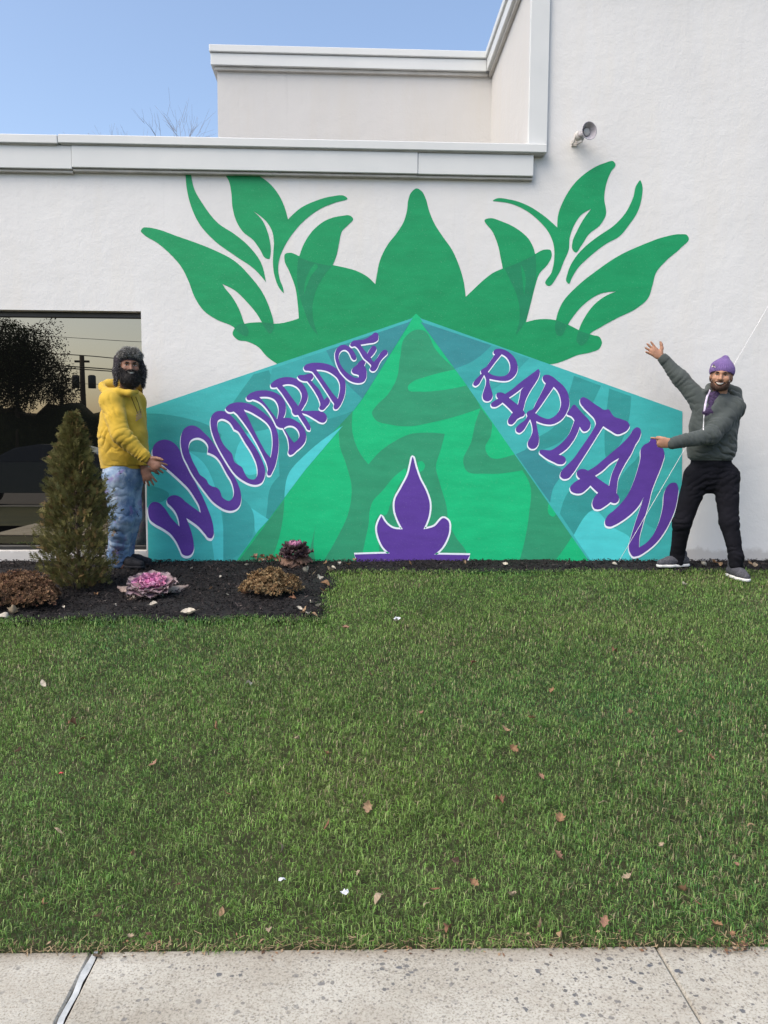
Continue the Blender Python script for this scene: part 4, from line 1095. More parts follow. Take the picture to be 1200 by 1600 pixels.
def leaf_at(me, p, size, r, name, label, group, lift=.017, cat='leaf'):
    o = bpy.data.objects.new(name, me); link(o)
    o.location = (p[0], p[1], p[2]+lift)
    o.rotation_euler = (r.normal(-.12, .5), r.normal(0, .5), r.uniform(0, 6.28)); o.scale = (size,)*3
    tag(o, label, cat, group); return o
rl = np.random.default_rng(77)
lawn_spots = [(335, 1140, 0), (466, 1160, 0), (390, 1071, 1), (113, 1134, 0), (71, 1072, 1), (130, 1160, 0), (578, 1057, 0), (511, 1185, 0), (574, 1268, 0), (512, 1296, 0),
 (801, 1176, 0), (790, 1147, 0), (863, 1085, 0), (1068, 917, 1), (1172, 1295, 0), (874, 1288, 0), (780, 1256, 0), (845, 1220, 0), (680, 1398, 0), (740, 1388, 0), (800, 1408, 0), (1068, 1400, 0),
 (355, 1247, 0), (92, 1305, 0), (205, 1340, 0), (155, 1440, 0), (278, 1390, 0), (347, 1435, 0), (66, 1420, 0), (700, 1458, 0), (590, 1410, 0), (945, 1450, 0), (1120, 1455, 0), (666, 1420, 0),
 (940, 1260, 0), (1035, 1330, 0), (870, 1345, 0), (1090, 1420, 0), (710, 1352, 0), (485, 945, 1), (618, 975, 1), (540, 985, 0), (985, 1120, 0), (1060, 1150, 0), (1110, 1190, 0), (660, 1120, 0), (740, 1040, 0), (960, 1020, 0), (240, 1200, 0), (30, 1180, 0), (440, 1330, 0), (560, 1370, 0), (1150, 1360, 0), (980, 1380, 0), (830, 1128, 0), (420, 1460, 0), (845, 1455, 0), (1145, 1470, 0), (232, 1470, 0), (205, 1474, 0), (410, 1478, 0), (878, 1470, 0)]
for i, (x, y, pale) in enumerate(lawn_spots):
    p = G(x, y); s = rl.uniform(.026, .048)*(.82 if y > 1330 else 1.0 if y > 1000 else 1.35)
    q = int(rl.integers(len(LM))); me = PALE[i % 3] if pale else LM[q]
    edge = 'where the lawn meets the sidewalk' if y > 1450 else ('on the grass near the sidewalk' if y > 1330 else ('on the open lawn' if y > 1030 else 'on the grass near the planting bed'))
    if pale:
        leaf_at(me, p, s*1.1, rl, 'fallen_leaf', 'pale cream dry leaf lying '+edge, 'pale leaves on the lawn')
    else:
        leaf_at(me, p, s, rl, 'fallen_leaf', '%s %s dry leaf lying %s' % (CW[q % 5], KW[KINDS[q % 4]], edge), 'brown leaves on the lawn')
bed_spots = [(295, 962, 1, 1.9), (240, 951, 1, 1.0), (210, 935, 1, .8), (150, 935, 0, .8), (20, 962, 0, 1.6), (8, 965, 1, 1.4), (55, 900, 0, 1.0), (395, 877, 1, 1.2), (412, 880, 1, 1.4), (385, 888, 1, .8), (480, 897, 1, 1.5), (500, 904, 1, 1.4), (490, 900, 0, 1.1), (508, 885, 0, 1.2), (515, 893, 0, 1.3), (520, 890, 1, 1.0), (508, 915, 0, 1.3), (505, 925, 0, 1.2), (498, 950, 1, 1.2), (490, 962, 0, 1.3), (476, 960, 0, 1.2), (468, 957, 1, .8), (482, 963, 1, 1.0), (380, 928, 0, 1.2), (385, 932, 0, 1.0), (392, 930, 0, 1.0), (458, 937, 0, 1.0), (556, 880, 0, 1.1), (545, 887, 0, 1.0), (530, 884, 1, .9), (790, 886, 1, .9), (887, 876, 0, .8), (1115, 884, 0, 1.3), (1100, 886, 1, 1.1), (1128, 886, 0, 1.0), (1180, 886, 0, 1.1), (1170, 884, 0, 1.0), (300, 893, 1, .5), (345, 905, 1, .5), (355, 935, 1, .5), (330, 925, 0, .6), (180, 950, 1, .5), (165, 945, 1, .4), (100, 955, 1, .5), (725, 884, 0, .9), (640, 885, 0, .8), (960, 886, 1, .8)]
for i, (x, y, pale, k) in enumerate(bed_spots):
    p = G(x, y); p[2] = bed_h(p[0], p[1])
    q = int(rl.integers(len(LM)))
    near = ('beside the arborvitae' if x < 180 else 'beside the pink cabbage' if x < 310 else 'beside the straw brown clump' if x < 470 else 'at the bed corner by the lawn' if x < 560 else 'below the flame emblem' if x < 760 else 'under the right banner' if x < 1000 else 'behind the man in grey')
    leaf_at(PALE[i % 3] if pale else LM[q], p, .058*k, rl, 'fallen_leaf',
            ('pale dry leaf on the black mulch ' if pale else '%s %s dry leaf on the black mulch ' % (CW[q % 5], KW[KINDS[q % 4]]))+near,
            'pale leaves on the mulch' if pale else 'brown leaves on the mulch', .022)
# heap of brown leaves against the wall beside the dark cabbage
for i in range(26):
    p = G(rl.uniform(398, 445), rl.uniform(873, 881)); p[1] = min(p[1], W-.04); p[2] = bed_h(p[0], p[1])+rl.uniform(0, .035)
    leaf_at(LM[rl.integers(len(LM))], p, .05, rl, 'fallen_leaf', 'brown leaf heaped at the mural foot beside the dark cabbage', 'leaf heap by the wall', .02)
# litter
M_PAPER = mat_noisy('white_litter', (.52, .54, .58), (.62, .63, .66), 20, .6)
def litter(px, py, s, mat, label, seed):
    r = np.random.default_rng(seed); p = G(px, py); n = 5; V = []; F = []
    for i in range(n):
        for j in range(n):
            V.append((p[0]+(i/(n-1)-.5)*s*r.uniform(.6, 1.1), p[1]+(j/(n-1)-.5)*s*.7, p[2]+.035+s*.3*r.uniform(-.5, 1)))
    for i in range(n-1):
        for j in range(n-1):
            q = i*n+j; F.append((q, q+1, q+n+1, q+n))
    tag(obj('litter', V, F, mat), label, 'litter')
litter(538, 1412, .026, M_PAPER, 'crumpled white paper scrap on the lawn near the sidewalk', 1)
litter(441, 1391, .022, M_PAPER, 'small bluish white scrap on the grass beside the crumpled paper', 2)
litter(620, 975, .045, M_PAPER, 'white torn scrap on the lawn in front of the flame emblem', 3)
litter(96, 1222, .016, mat_noisy('red_litter', (.5, .05, .06), (.6, .09, .09), 20, .5), 'tiny red scrap lying on the lawn', 4)
# twig lying by the pavement joint
p = Z(152, 1497, SWZ)
tag(MB().tube([p+(-.012, .006, .006), p+(0, 0, .009), p+(.014, -.006, .006)], [.003, .004, .002], 6).build('twig', M_BARK, None, True), 'short dark twig lying on the sidewalk joint', 'twig')

# bare tree behind the roof
M_TWIG = mat_noisy('bare_bark', (.22, .17, .14), (.30, .24, .20), 6, .9)
def bare_tree(px, Y, top_py, label, seed, spread=1.0):
    r = np.random.default_rng(seed)
    top = P(px, top_py, Y); gz = SWZ-.16; H = top[2]-gz
    p0 = np.array((top[0], Y, gz))
    t = thing('bare_tree', label, 'tree', tuple(p0), 'bare trees')
    MB().tube([p0, p0+(.1, 0, H*.3), p0+(.0, .1, H*.55)], [.22, .17, .11], 8).build('trunk', M_TWIG, t, True)
    m = MB()
    def grow(p, d, L, rad, lv):
        q = p+d*L*.5+r.normal(0, .04, 3)*L; e = p+d*L+r.normal(0, .06, 3)*L
        m.tube([p, q, e], [rad, rad*.8, rad*.55], 4 if lv > 1 else 6, False)
        if lv >= 5: return
        for k in range(3 if lv < 4 else 3):
            nd_ = d+r.normal(0, .42*spread, 3); nd_[2] = abs(nd_[2])*.7+.35; nd_ /= np.linalg.norm(nd_)
            grow(p+d*L*r.uniform(.55, 1.0), nd_, L*r.uniform(.55, .8), rad*.52, lv+1)
    for k in range(5):
        a = k*1.2566+r.uniform(0, .6)
        d = np.array((math.cos(a)*.45, math.sin(a)*.45, .85)); d /= np.linalg.norm(d)
        grow(p0+(0, .05, H*(.38+.035*k)), d, H*.21, .038, 1)
    m.build('branches', M_TWIG, t)
bare_tree(262, 24.0, 182, 'bare leafless tree whose twigs show above the roof edge', 12)
# ------------------------------------------------------------------ people: signed-distance sculpting
def unit(v):
    v = np.asarray(v, float); return v/np.linalg.norm(v)

class Sculpt:
    def __init__(self, lo, hi, h):
        self.lo = np.asarray(lo, float); self.h = h
        self.n = np.ceil((np.asarray(hi)-self.lo)/h).astype(int)+1
        self.F = np.full(self.n, 1.0, dtype=np.float32)
    def sub(self, lo, hi, pad):
        a = np.clip(np.floor((np.asarray(lo)-pad-self.lo)/self.h).astype(int), 0, self.n-1)
        b = np.clip(np.ceil((np.asarray(hi)+pad-self.lo)/self.h).astype(int)+1, 1, self.n)
        g = [self.lo[i]+self.h*np.arange(a[i], b[i]) for i in range(3)]
        return tuple(slice(a[i], b[i]) for i in range(3)), np.meshgrid(*g, indexing='ij')
    def put(self, sl, d, k, op='add'):
        f = self.F[sl]
        if op == 'add':
            if k > 0:
                hh = np.clip(.5+.5*(d-f)/k, 0, 1)
                self.F[sl] = d*(1-hh)+f*hh-k*hh*(1-hh)
            else: self.F[sl] = np.minimum(f, d)
        elif op == 'cut':
            if k > 0:
                hh = np.clip(.5-.5*(f+d)/k, 0, 1)
                self.F[sl] = f*(1-hh)-d*hh+k*hh*(1-hh)
            else: self.F[sl] = np.maximum(f, -d)
        else:
            self.F[sl] = np.maximum(f, d)
    def limb(self, pts, rad, k=.02, squash=None, op='add'):
        """chain of tapered round cones; squash=(direction, factor) flattens the section"""
        pts = [np.asarray(p, float) for p in pts]
        for i in range(len(pts)-1):
            a, b, ra, rb = pts[i], pts[i+1], rad[i], rad[i+1]
            R = max(ra, rb)
            sl, (X, Y, Zz) = self.sub(np.minimum(a, b)-R, np.maximum(a, b)+R, .05)
            ab = b-a; L2 = max(1e-9, ab.dot(ab))
            t = np.clip(((X-a[0])*ab[0]+(Y-a[1])*ab[1]+(Zz-a[2])*ab[2])/L2, 0, 1)
            qx, qy, qz = X-a[0]-t*ab[0], Y-a[1]-t*ab[1], Zz-a[2]-t*ab[2]
            sc = 1.0
            if squash is not None:
                s, f = unit(squash[0]), squash[1]
                w = (qx*s[0]+qy*s[1]+qz*s[2])*(1/f-1)
                qx, qy, qz = qx+w*s[0], qy+w*s[1], qz+w*s[2]; sc = .5*(1+f)
            d = (np.sqrt(qx*qx+qy*qy+qz*qz)-(ra+(rb-ra)*t))*sc
            self.put(sl, d.astype(np.float32), k, op)
    def fn(self, f, lo, hi, k=.01, op='add', pad=.03):
        sl, (X, Y, Zz) = self.sub(lo, hi, pad)
        self.put(sl, f(X, Y, Zz).astype(np.float32), k, op)
    def mesh(self, smooth_it=1):
        F = self.F; ins = F < 0
        n = np.array(F.shape)-1
        s = np.zeros(n, np.uint8)
        for dx in (0, 1):
            for dy in (0, 1):
                for dz in (0, 1):
                    s += ins[dx:dx+n[0], dy:dy+n[1], dz:dz+n[2]]
        act = (s > 0) & (s < 8)
        ci = np.argwhere(act)
        idx = np.full(n, -1, np.int64); idx[act] = np.arange(len(ci))
        val = {}
        for dx in (0, 1):
            for dy in (0, 1):
                for dz in (0, 1):
                    val[dx, dy, dz] = F[ci[:, 0]+dx, ci[:, 1]+dy, ci[:, 2]+dz]
        acc = np.zeros((len(ci), 3)); cnt = np.zeros(len(ci))
        for a in val:
            for ax_ in range(3):
                if a[ax_] == 0:
                    b = list(a); b[ax_] = 1; b = tuple(b)
                    va, vb = val[a], val[b]; k = (va < 0) != (vb < 0)
                    t = np.where(k, va/(np.where(k, va-vb, 1)), 0)
                    p = np.tile(np.array(a, float), (len(ci), 1)); p[:, ax_] = t
                    acc[k] += p[k]; cnt[k] += 1
        Vt = self.lo+(ci+acc/cnt[:, None])*self.h
        quads = []
        for ax_ in range(3):
            o1, o2 = (ax_+1) % 3, (ax_+2) % 3
            sl0 = [slice(None)]*3; sl1 = [slice(None)]*3
            sl0[ax_] = slice(0, -1); sl1[ax_] = slice(1, None)
            A, B = ins[tuple(sl0)], ins[tuple(sl1)]
            e = np.argwhere(A != B)
            e = e[(e[:, o1] > 0) & (e[:, o2] > 0) & (e[:, o1] < n[o1]) & (e[:, o2] < n[o2])]
            flip = A[tuple(e.T)]
            def cell(d1, d2):
                q = e.copy(); q[:, o1] -= d1; q[:, o2] -= d2; return idx[tuple(q.T)]
            q = np.stack([cell(1, 1), cell(0, 1), cell(0, 0), cell(1, 0)], 1)
            q[~flip] = q[~flip][:, ::-1]
            quads.append(q)
        Q = np.concatenate(quads, 0)
        for _ in range(smooth_it):
            S = np.zeros_like(Vt); c = np.zeros(len(Vt))
            for a, b in ((0, 1), (1, 2), (2, 3), (3, 0)):
                np.add.at(S, Q[:, a], Vt[Q[:, b]]); np.add.at(S, Q[:, b], Vt[Q[:, a]])
                np.add.at(c, Q[:, a], 1); np.add.at(c, Q[:, b], 1)
            Vt = .45*Vt+.55*S/c[:, None]
        return Vt, Q

def vnormals(V, Q):
    n = np.cross(V[Q[:, 2]]-V[Q[:, 0]], V[Q[:, 3]]-V[Q[:, 1]])
    N = np.zeros_like(V)
    for k in range(4): np.add.at(N, Q[:, k], n)
    return N/(np.linalg.norm(N, axis=1)[:, None]+1e-12)

def ell(c, r):
    def f(x, y, z):
        q = np.sqrt(((x-c[0])/r[0])**2+((y-c[1])/r[1])**2+((z-c[2])/r[2])**2)
        return (q-1)*min(r)
    return f

def hand(S, wrist, d, n, s, splay=.16, curls=(.2, .25, .3, .35), thumb=(.75, .5, .1), sc=1.0, spread=.0, longer=1.0):
    """palm and five fingers; d wrist->fingers, n palm normal, s towards the thumb"""
    d, n = unit(d), unit(n); s = unit(np.asarray(s)-d*np.dot(s, d)); wrist = np.asarray(wrist, float)
    n = unit(n-d*np.dot(n, d)-s*np.dot(n, s))
    S.limb([wrist-d*.02*sc, wrist+d*.035*sc, wrist+d*.078*sc], [.026*sc, .036*sc, .040*sc], .012, (n, .42))
    for (o, L, c, sp) in ((.030, .074*longer, curls[0], 1.5), (.0105, .084, curls[1], .5), (-.0105, .077, curls[2], -.5), (-.029, .060, curls[3], -1.5)):
        b = wrist+d*(.080-.006*abs(o)/.03)*sc+s*o*sc
        dd = unit(d+s*sp*splay); pts = [b-dd*.015*sc]; p = b; ang = 0
        for seg in (.44, .31, .25):
            ang += c*(.7 if seg == .44 else 1.0)
            v = dd*math.cos(ang)+n*math.sin(ang)
            p = p+v*L*seg*sc; pts.append(p)
        S.limb([pts[0], b]+pts[1:], [.0105*sc, .0105*sc, .0098*sc, .0090*sc, .0078*sc], .004)
    b = wrist+d*.022*sc+s*.022*sc
    t1 = b+unit(s*thumb[0]+d*thumb[1]+n*thumb[2])*.042*sc
    t2 = t1+unit(s*thumb[0]*.75+d*(thumb[1]+.25)+n*thumb[2])*.032*sc
    t3 = t2+unit(s*thumb[0]*.6+d*(thumb[1]+.35)+n*thumb[2])*.026*sc
    S.limb([b, t1, t2, t3], [.017*sc, .0135*sc, .0115*sc, .0090*sc], .010)

class Head:
    def __init__(self, c, fwd, up, scale=1.0):
        self.c = np.asarray(c, float); self.f = unit(fwd); self.u = unit(np.asarray(up)-self.f*np.dot(up, self.f)); self.r = np.cross(self.f, self.u); self.s = scale
    def w(self, x, y, z):
        return self.c+self.s*(self.r*x+self.f*y+self.u*z)
    def dirv(self, v):
        return self.r*v[0]+self.f*v[1]+self.u*v[2]
    def loc(self, X, Y, Z):
        a, b, c = X-self.c[0], Y-self.c[1], Z-self.c[2]; s = self.s
        return ((a*self.r[0]+b*self.r[1]+c*self.r[2])/s, (a*self.f[0]+b*self.f[1]+c*self.f[2])/s, (a*self.u[0]+b*self.u[1]+c*self.u[2])/s)
    def ell(self, S, c, r, k=.012, op='add', tilt=None):
        cw = self.w(*c); R = max(r)*self.s
        e = ell(c, r)
        def f(X, Y, Z):
            return e(*self.loc(X, Y, Z))*self.s
        S.fn(f, cw-R, cw+R, k, op, .035)
    def sculpt(self, S):
        E = self.ell
        E(S, (0, -.014, .036), (.077, .098, .088), .01)
        E(S, (0, .018, -.035), (.062, .074, .086), .03)
        E(S, (0, .066, -.094), (.026, .024, .024), .025)
        for sx in (-1, 1):
            E(S, (sx*.046, .010, -.072), (.022, .040, .030), .025)
            E(S, (sx*.042, .066, -.026), (.025, .022, .022), .02)
            E(S, (sx*.080, -.012, -.008), (.010, .020, .033), .008)
        S.limb([self.w(-.034, .084, .023), self.w(0, .092, .021), self.w(.034, .084, .023)], [.011]*3, .018)
        for sx in (-1, 1):
            E(S, (sx*.032, .102, .002), (.019, .018, .013), .012, 'cut')
        S.limb([self.w(0, .090, .012), self.w(0, .104, -.014), self.w(0, .114, -.032)], [.008, .010, .0135], .010)
        for sx in (-1, 1):
            E(S, (sx*.014, .099, -.034), (.009, .010, .008), .006)
        S.limb([self.w(-.030, .082, -.052), self.w(0, .095, -.058), self.w(.030, .082, -.052)], [.006, .0085, .006], .008)
        S.limb([self.w(-.026, .082, -.064), self.w(0, .092, -.073), self.w(.026, .082, -.064)], [.006, .0085, .006], .008)

def head_patch(hd, bvh, outline, name, mat, parent, lift=.0015, n=7, thick=.003):
    """a raised patch laid on the face; outline in head coordinates (x, z)"""
    o = np.array(outline, float); c = o.mean(0); V = []; F = []
    rings = [0.0, .5, 1.0]
    m = len(o)
    pts = [c]+[c+(q-c)*r for r in rings[1:] for q in o]
    for (x, z) in pts:
        org = Vector(hd.w(x, .3, z)); hit = bvh.ray_cast(org, Vector(-hd.f))
        h = np.array(hit[0]) if hit[0] is not None else hd.w(x, .08, z)
        edge = np.allclose((x, z), c) or True
        V.append(h+hd.f*lift)
    top = len(V)
    for j in range(m): F.append((0, 1+j, 1+(j+1) % m))
    for j in range(m): F.append((1+j, 1+m+j, 1+m+(j+1) % m, 1+(j+1) % m))
    for j in range(m): V.append(V[1+m+j]-hd.f*(lift+thick))
    for j in range(m): F.append((1+m+j, top+j, top+(j+1) % m, 1+m+(j+1) % m))
    return obj(name, V, F, mat, parent, True)

def drape(bvh, pix, width, name, mat, parent, lift=.003, Yfb=6.1, seg=10, z_thick=None):
    """a strap lying on clothing, following photograph positions"""
    pts = []
    for i in range(len(pix)-1):
        for k in range(seg):
            t = k/seg; pts.append((pix[i][0]*(1-t)+pix[i+1][0]*t, pix[i][1]*(1-t)+pix[i+1][1]*t))
    pts.append(pix[-1])
    C = []
    for (x, y) in pts:
        d = ray(x, y); h = bvh.ray_cast(Vector(CAM), Vector(d))
        C.append(np.array(h[0]) if h[0] is not None else P(x, y, Yfb))
    m = MB(); V = []; F = []
    for i, c in enumerate(C):
        t = C[min(i+1, len(C)-1)]-C[max(i-1, 0)]; t /= np.linalg.norm(t)+1e-9
        v = unit(CAM-c); s = unit(np.cross(t, v))
        V += [c-s*width*.5+v*lift*.3, c-s*width*.3+v*lift, c+s*width*.3+v*lift, c+s*width*.5+v*lift*.3]
        if i:
            for k in range(3): F.append((4*i-4+k, 4*i-3+k, 4*i+1+k, 4*i+k))
    return obj(name, V, F, mat, parent, True)

def folds(V, Q, amp, freq, seed, stretch=(1, 1, 1)):
    N = vnormals(V, Q); p = V*np.array(stretch)*freq
    return V+N*(fbm(p, 3, seed)*amp)[:, None]

def wrinkles(V, Q, spots, seed=1):
    """creases gathered round joints: (centre, radius, axis across the creases, spacing, depth)"""
    N = vnormals(V, Q); D = np.zeros(len(V))
    for i, (c, R, ax_, lam, amp) in enumerate(spots):
        q = V-np.asarray(c); w = np.exp(-(q**2).sum(1)/(R*R)*1.6)
        k = w > .03
        if not k.any(): continue
        ph = (q[k]@unit(ax_))*2*math.pi/lam+5.0*vnoise(V[k]*9+i*7.7, seed)+1.8*vnoise(V[k]*27, seed+1)
        gate = np.clip(.55+.8*vnoise(V[k]*13+i*3.1, seed+2), 0, 1.2)
        D[k] += w[k]*amp*(np.abs(np.sin(ph*.5))**.7*2-1)*gate
    return V+N*D[:, None]

def fur(name, V, Q, mat, parent, n, L, w, cols, seed, down=.4, mask=None):
    r = np.random.default_rng(seed); N = vnormals(V, Q)
    ids = np.arange(len(V)) if mask is None else np.where(mask)[0]
    k = r.choice(ids, n); p = V[k]+r.normal(0, .002, (n, 3)); nn = N[k]
    d = nn+r.normal(0, .45, (n, 3)); d[:, 2] -= down; d /= np.linalg.norm(d, axis=1)[:, None]
    s = np.cross(d, r.normal(0, 1, (n, 3))); s /= np.linalg.norm(s, axis=1)[:, None]
    l = (L*r.uniform(.5, 1.3, n))[:, None]
    VV = np.stack([p-s*w, p+s*w, p+d*l], 1).reshape(-1, 3)
    F = (np.arange(n)*3)[:, None]+np.array([[0, 1, 2]])
    o = obj(name, VV, F, mat, parent, kind='stuff')
    set_col(o, np.repeat(np.array(cols)[r.integers(len(cols), size=n)]*r.uniform(.6, 1.3, (n, 1)), 3, 0)); return o

def mat_skin(name, c0, c1):
    m, t, b = mat_base(name, .5, c0, .35)
    v = coords(t)
    t.links.new(ramp(t, noise(t, v, 45, 3), [(.35, c0), (.7, c1)]), b.inputs['Base Color'])
    b.inputs['Subsurface Weight'].default_value = .08
    b.inputs['Subsurface Radius'].default_value = (.01, .004, .002)
    bump(t, b, noise(t, v, 400, 2), .1, .001)
    return m

def mat_cloth(name, c0, c1, scale=14, weave=900, rough=.9):
    m, t, b = mat_base(name, rough, c0, .15)
    v = coords(t)
    t.links.new(ramp(t, noise(t, v, scale, 4), [(.3, c0), (.7, c1)]), b.inputs['Base Color'])
    b.inputs['Sheen Weight'].default_value = .15 if c0[0] > .03 else 0
    bump(t, b, noise(t, v, weave, 2), .25, .001)
    return m

M_EYEW = mat_base('eye_white', .3, (.62, .58, .55))[0]
M_IRIS = mat_base('dark_iris', .2, (.015, .01, .008), .5)[0]
M_TEETH = mat_base('teeth', .4, (.60, .56, .51), .4)[0]
M_HAIR = mat_attr('dark_hair', .55, .3)
M_HAIRB = mat_noisy('dark_hair_base', (.010, .008, .008), (.018, .015, .014), 60, .7)
M_LID = mat_base('dark_eyelid', .6, (.06, .03, .022))[0]
M_MOUTH = mat_base('smiling_lips', .5, (.13, .045, .038))[0]
M_LIPS = mat_base('lips', .5, (.20, .07, .055))[0]

def eyes(hd, bvh, parent, squint=1.0):
    for sx in (-1, 1):
        al = [(sx*.031+.0140*math.cos(a), .003+.0048*math.sin(a)*(1 if math.sin(a) > 0 else .7)) for a in np.linspace(0, 2*math.pi, 14, endpoint=False)]
        e = head_patch(hd, bvh, al, 'eye', M_EYEW, parent, .0012)
        head_patch(hd, bvh, [(sx*.031+.0058*math.cos(a), .0035+.0046*math.sin(a)) for a in np.linspace(0, 2*math.pi, 10, endpoint=False)], 'iris', M_IRIS, e, .0022)
        lid = [(sx*.031+x, .003+z) for x, z in ((-.016, .001), (-.008, .0052), (0, .0066), (.008, .0052), (.016, .001), (.008, .0032), (0, .0042), (-.008, .0032))]
        head_patch(hd, bvh, lid, 'eyelid', M_LID, parent, .0028)
        o = [(sx*(.031+.0175*math.cos(a)), .0225+.0058*math.sin(a)+.004*math.cos(a)*1.0) for a in np.linspace(0, 2*math.pi, 12, endpoint=False)]
        head_patch(hd, bvh, o, 'eyebrow', M_HAIRB, parent, .002)

def shoe(name, ankle, toe_dir, gz, L, mat, sole_mat, parent, seed=0, lift=0.0):
    """low sports shoe standing on the ground"""
    d = unit((toe_dir[0], toe_dir[1], 0)); s = np.array((-d[1], d[0], 0)); a = np.array((ankle[0], ankle[1], gz+lift))
    S = Sculpt(a-.24, a+.24, .005)
    heel = a-d*.055; toe = a+d*(L-.10)
    up = np.array((0, 0, 1.0))
    S.limb([heel+up*.050, a+up*.058+d*.03, a+d*.10+up*.046, toe+up*.036], [.036, .040, .041, .030], .02, (s, 1.0))
    S.limb([a+up*.06-d*.012, a+up*.105-d*.02], [.040, .043], .02)
    S.fn(lambda X, Y, Zz: (a[2]+.016)-Zz, a-.24, a+.24, 0, 'max', .0)
    V, Q = S.mesh()
    o = obj(name, V, Q, mat, parent, True)
    S = Sculpt(a-.24, a+.24, .005)
    S.limb([heel+up*.015, a+d*.02+up*.015, a+d*.10+up*.015, toe+up*.018], [.038, .040, .044, .034], .02)
    S.fn(lambda X, Y, Zz: np.maximum(a[2]+.001-Zz, Zz-(a[2]+.024)), a-.24, a+.24, 0, 'max', .0)
    V, Q = S.mesh(0)
    obj('sole', V, Q, sole_mat, o, True)
    m = MB()
    for i in range(4):
        c = a+d*(.045+.022*i)+up*(.099-.011*i)
        m.tube([c-s*.022, c+up*.004, c+s*.022], .003, 5)
    m.build('laces', sole_mat if seed else mat, o, True)
    return o

# =================================================================== man in the grey hoodie (right)
def man_grey():
    Yc = 6.12
    J = dict(pel=P(1111, 738, 6.14), che=P(1117, 662, 6.11), nek=P(1124, 628, 6.11),
             rs=P(1094, 627, 6.12), re=P(1064, 592, 6.20), rw=P(1035, 559, 6.27),
             ls=P(1146, 637, 6.08), le=P(1111, 680, 5.95), lw=P(1049, 693, 5.90),
             lh=P(1131, 745, 6.12), lk=P(1139, 816, 5.98), la=P(1150, 876, 5.93),
             rh=P(1092, 745, 6.16), rk=P(1066, 816, 6.16), ra=P(1058, 876, 6.27))
    base = np.array((J['pel'][0], 6.1, ground_z(6.1)))
    t = thing('person', 'man in charcoal hoodie, purple knit hat and black trousers pointing at the mural', 'person', tuple(base))
    hd = Head(P(1127, 588, 6.06), (-.46, -.9, .02), (.10, -.02, 1), .96)
    SK = mat_skin('tan_skin', (.36, .185, .115), (.42, .225, .145))
    lo = np.array((P(1000, 530, 6.27)[0]-.06, 5.68, -.12)); hi = np.array((P(1165, 700, 6.1)[0]+.08, 6.45, P(1127, 550, 6.1)[2]+.1))
    S = Sculpt(lo, hi, .005)
    hd.sculpt(S)
    S.limb([hd.w(0, -.02, -.05), J['nek']+(0, .0, -.03)], [.052, .058], .02)
    S.limb([J['nek']+(0, 0, -.04), J['che'], J['pel']], [.09, .135, .125], .04, ((0, 1, 0), .62))
    for a, b, c in (('rs', 're', 'rw'), ('ls', 'le', 'lw')):
        S.limb([J['che']*.4+J[a]*.6, J[a], J[b], J[c]], [.055, .05, .038, .026], .02)
    for a, b, c in (('lh', 'lk', 'la'), ('rh', 'rk', 'ra')):
        S.limb([J['pel'], J[a], J[b], J[c]], [.08, .078, .052, .036], .03)
        S.limb([J[c], J[c]+((0, .0, -.03) if c == 'la' else (-.0, 0, -.03))], [.034, .024], .02)
    imgx, imgz = unit(_r), unit(_u)
    dR = unit(-imgx*.80+imgz*.58+np.array((0, .0, 0)))
    hand(S, J['rw']+dR*.01, dR, (-.1, -1, .15), imgz*.8+imgx*.6, .17, (.06, .04, .05, .1), (.85, .42, .10), .98)
    dL = unit(-imgx+imgz*.07)
    hand(S, J['lw']+dL*.0, dL, (0, 1, -.25), (0, -.15, 1), .03, (.0, 1.15, 1.25, 1.3), (.2, .75, .75), .98, 0, 1.25)
    V, Q = S.mesh()
    body = obj('body', V, Q, SK, t, True)
    bvh = BVHTree.FromPolygons(V.tolist(), Q.tolist())
    eyes(hd, bvh, body)
    # mouth, moustache, short beard
    sm = [(-.031, -.046), (-.018, -.050), (0, -.0515), (.018, -.050), (.031, -.046), (.024, -.060), (.012, -.067), (0, -.069), (-.012, -.067), (-.024, -.060)]
    head_patch(hd, bvh, [(x*1.20, (z+.058)*1.55-.070) for x, z in sm], 'lips', M_MOUTH, body, .003)
    head_patch(hd, bvh, [(x*.92, (z+.058)*.85-.0685) for x, z in sm], 'teeth', M_TEETH, body, .006)
    M_STUB = mat_noisy('short_beard', (.055, .030, .022), (.095, .052, .037), 90, .8, .3, 400, .002)
    B = Sculpt(hd.c-.17, hd.c+.17, .004)
    hd.sculpt(B); B.F -= .0034
    def reg(X, Y, Z):
        x, y, z = hd.loc(X, Y, Z)
        jaw = np.maximum(z+.086-10.0*x*x, -.01-y)
        mou = np.maximum(np.abs(z+.0495+.22*np.abs(x))-.0070, np.abs(x)-.042)
        mou = np.maximum(mou, .03-y)
        chinb = np.maximum(z+.075, -(y))
        side = np.maximum(np.maximum(.060-np.abs(x), z+.045), -y-.005)
        hole = np.sqrt((x/.036)**2+((z+.0710)/.0150)**2)-1
        reg_ = np.minimum(np.minimum(jaw, mou), side)
        reg_ = np.maximum(reg_, -hole*.015)
        return np.maximum(reg_, -.002-y)
    B.fn(reg, hd.c-.17, hd.c+.17, 0, 'max')
    Vb, Qb = B.mesh(1)
    obj('beard', Vb, Qb, M_STUB, body, True)
    # knit hat
    M_KNIT = mat_cloth('purple_knit', (.130, .085, .225), (.175, .115, .29), 30, 300)
    tk = M_KNIT.node_tree; bk = tk.nodes['Principled BSDF']
    K = Sculpt(hd.c+(-.17, -.17, -.1), hd.c+(.17, .17, .26), .004)
    hd.ell(K, (0, -.014, .050), (.090, .109, .086), .01)
    K.limb([hd.w(0, -.02, .085), hd.w(-.010, -.030, .150)], [.072, .024], .05)
    def below(X, Y, Z):
        x, y, z = hd.loc(X, Y, Z); return (.037-.30*(.09-y)*.55)-z
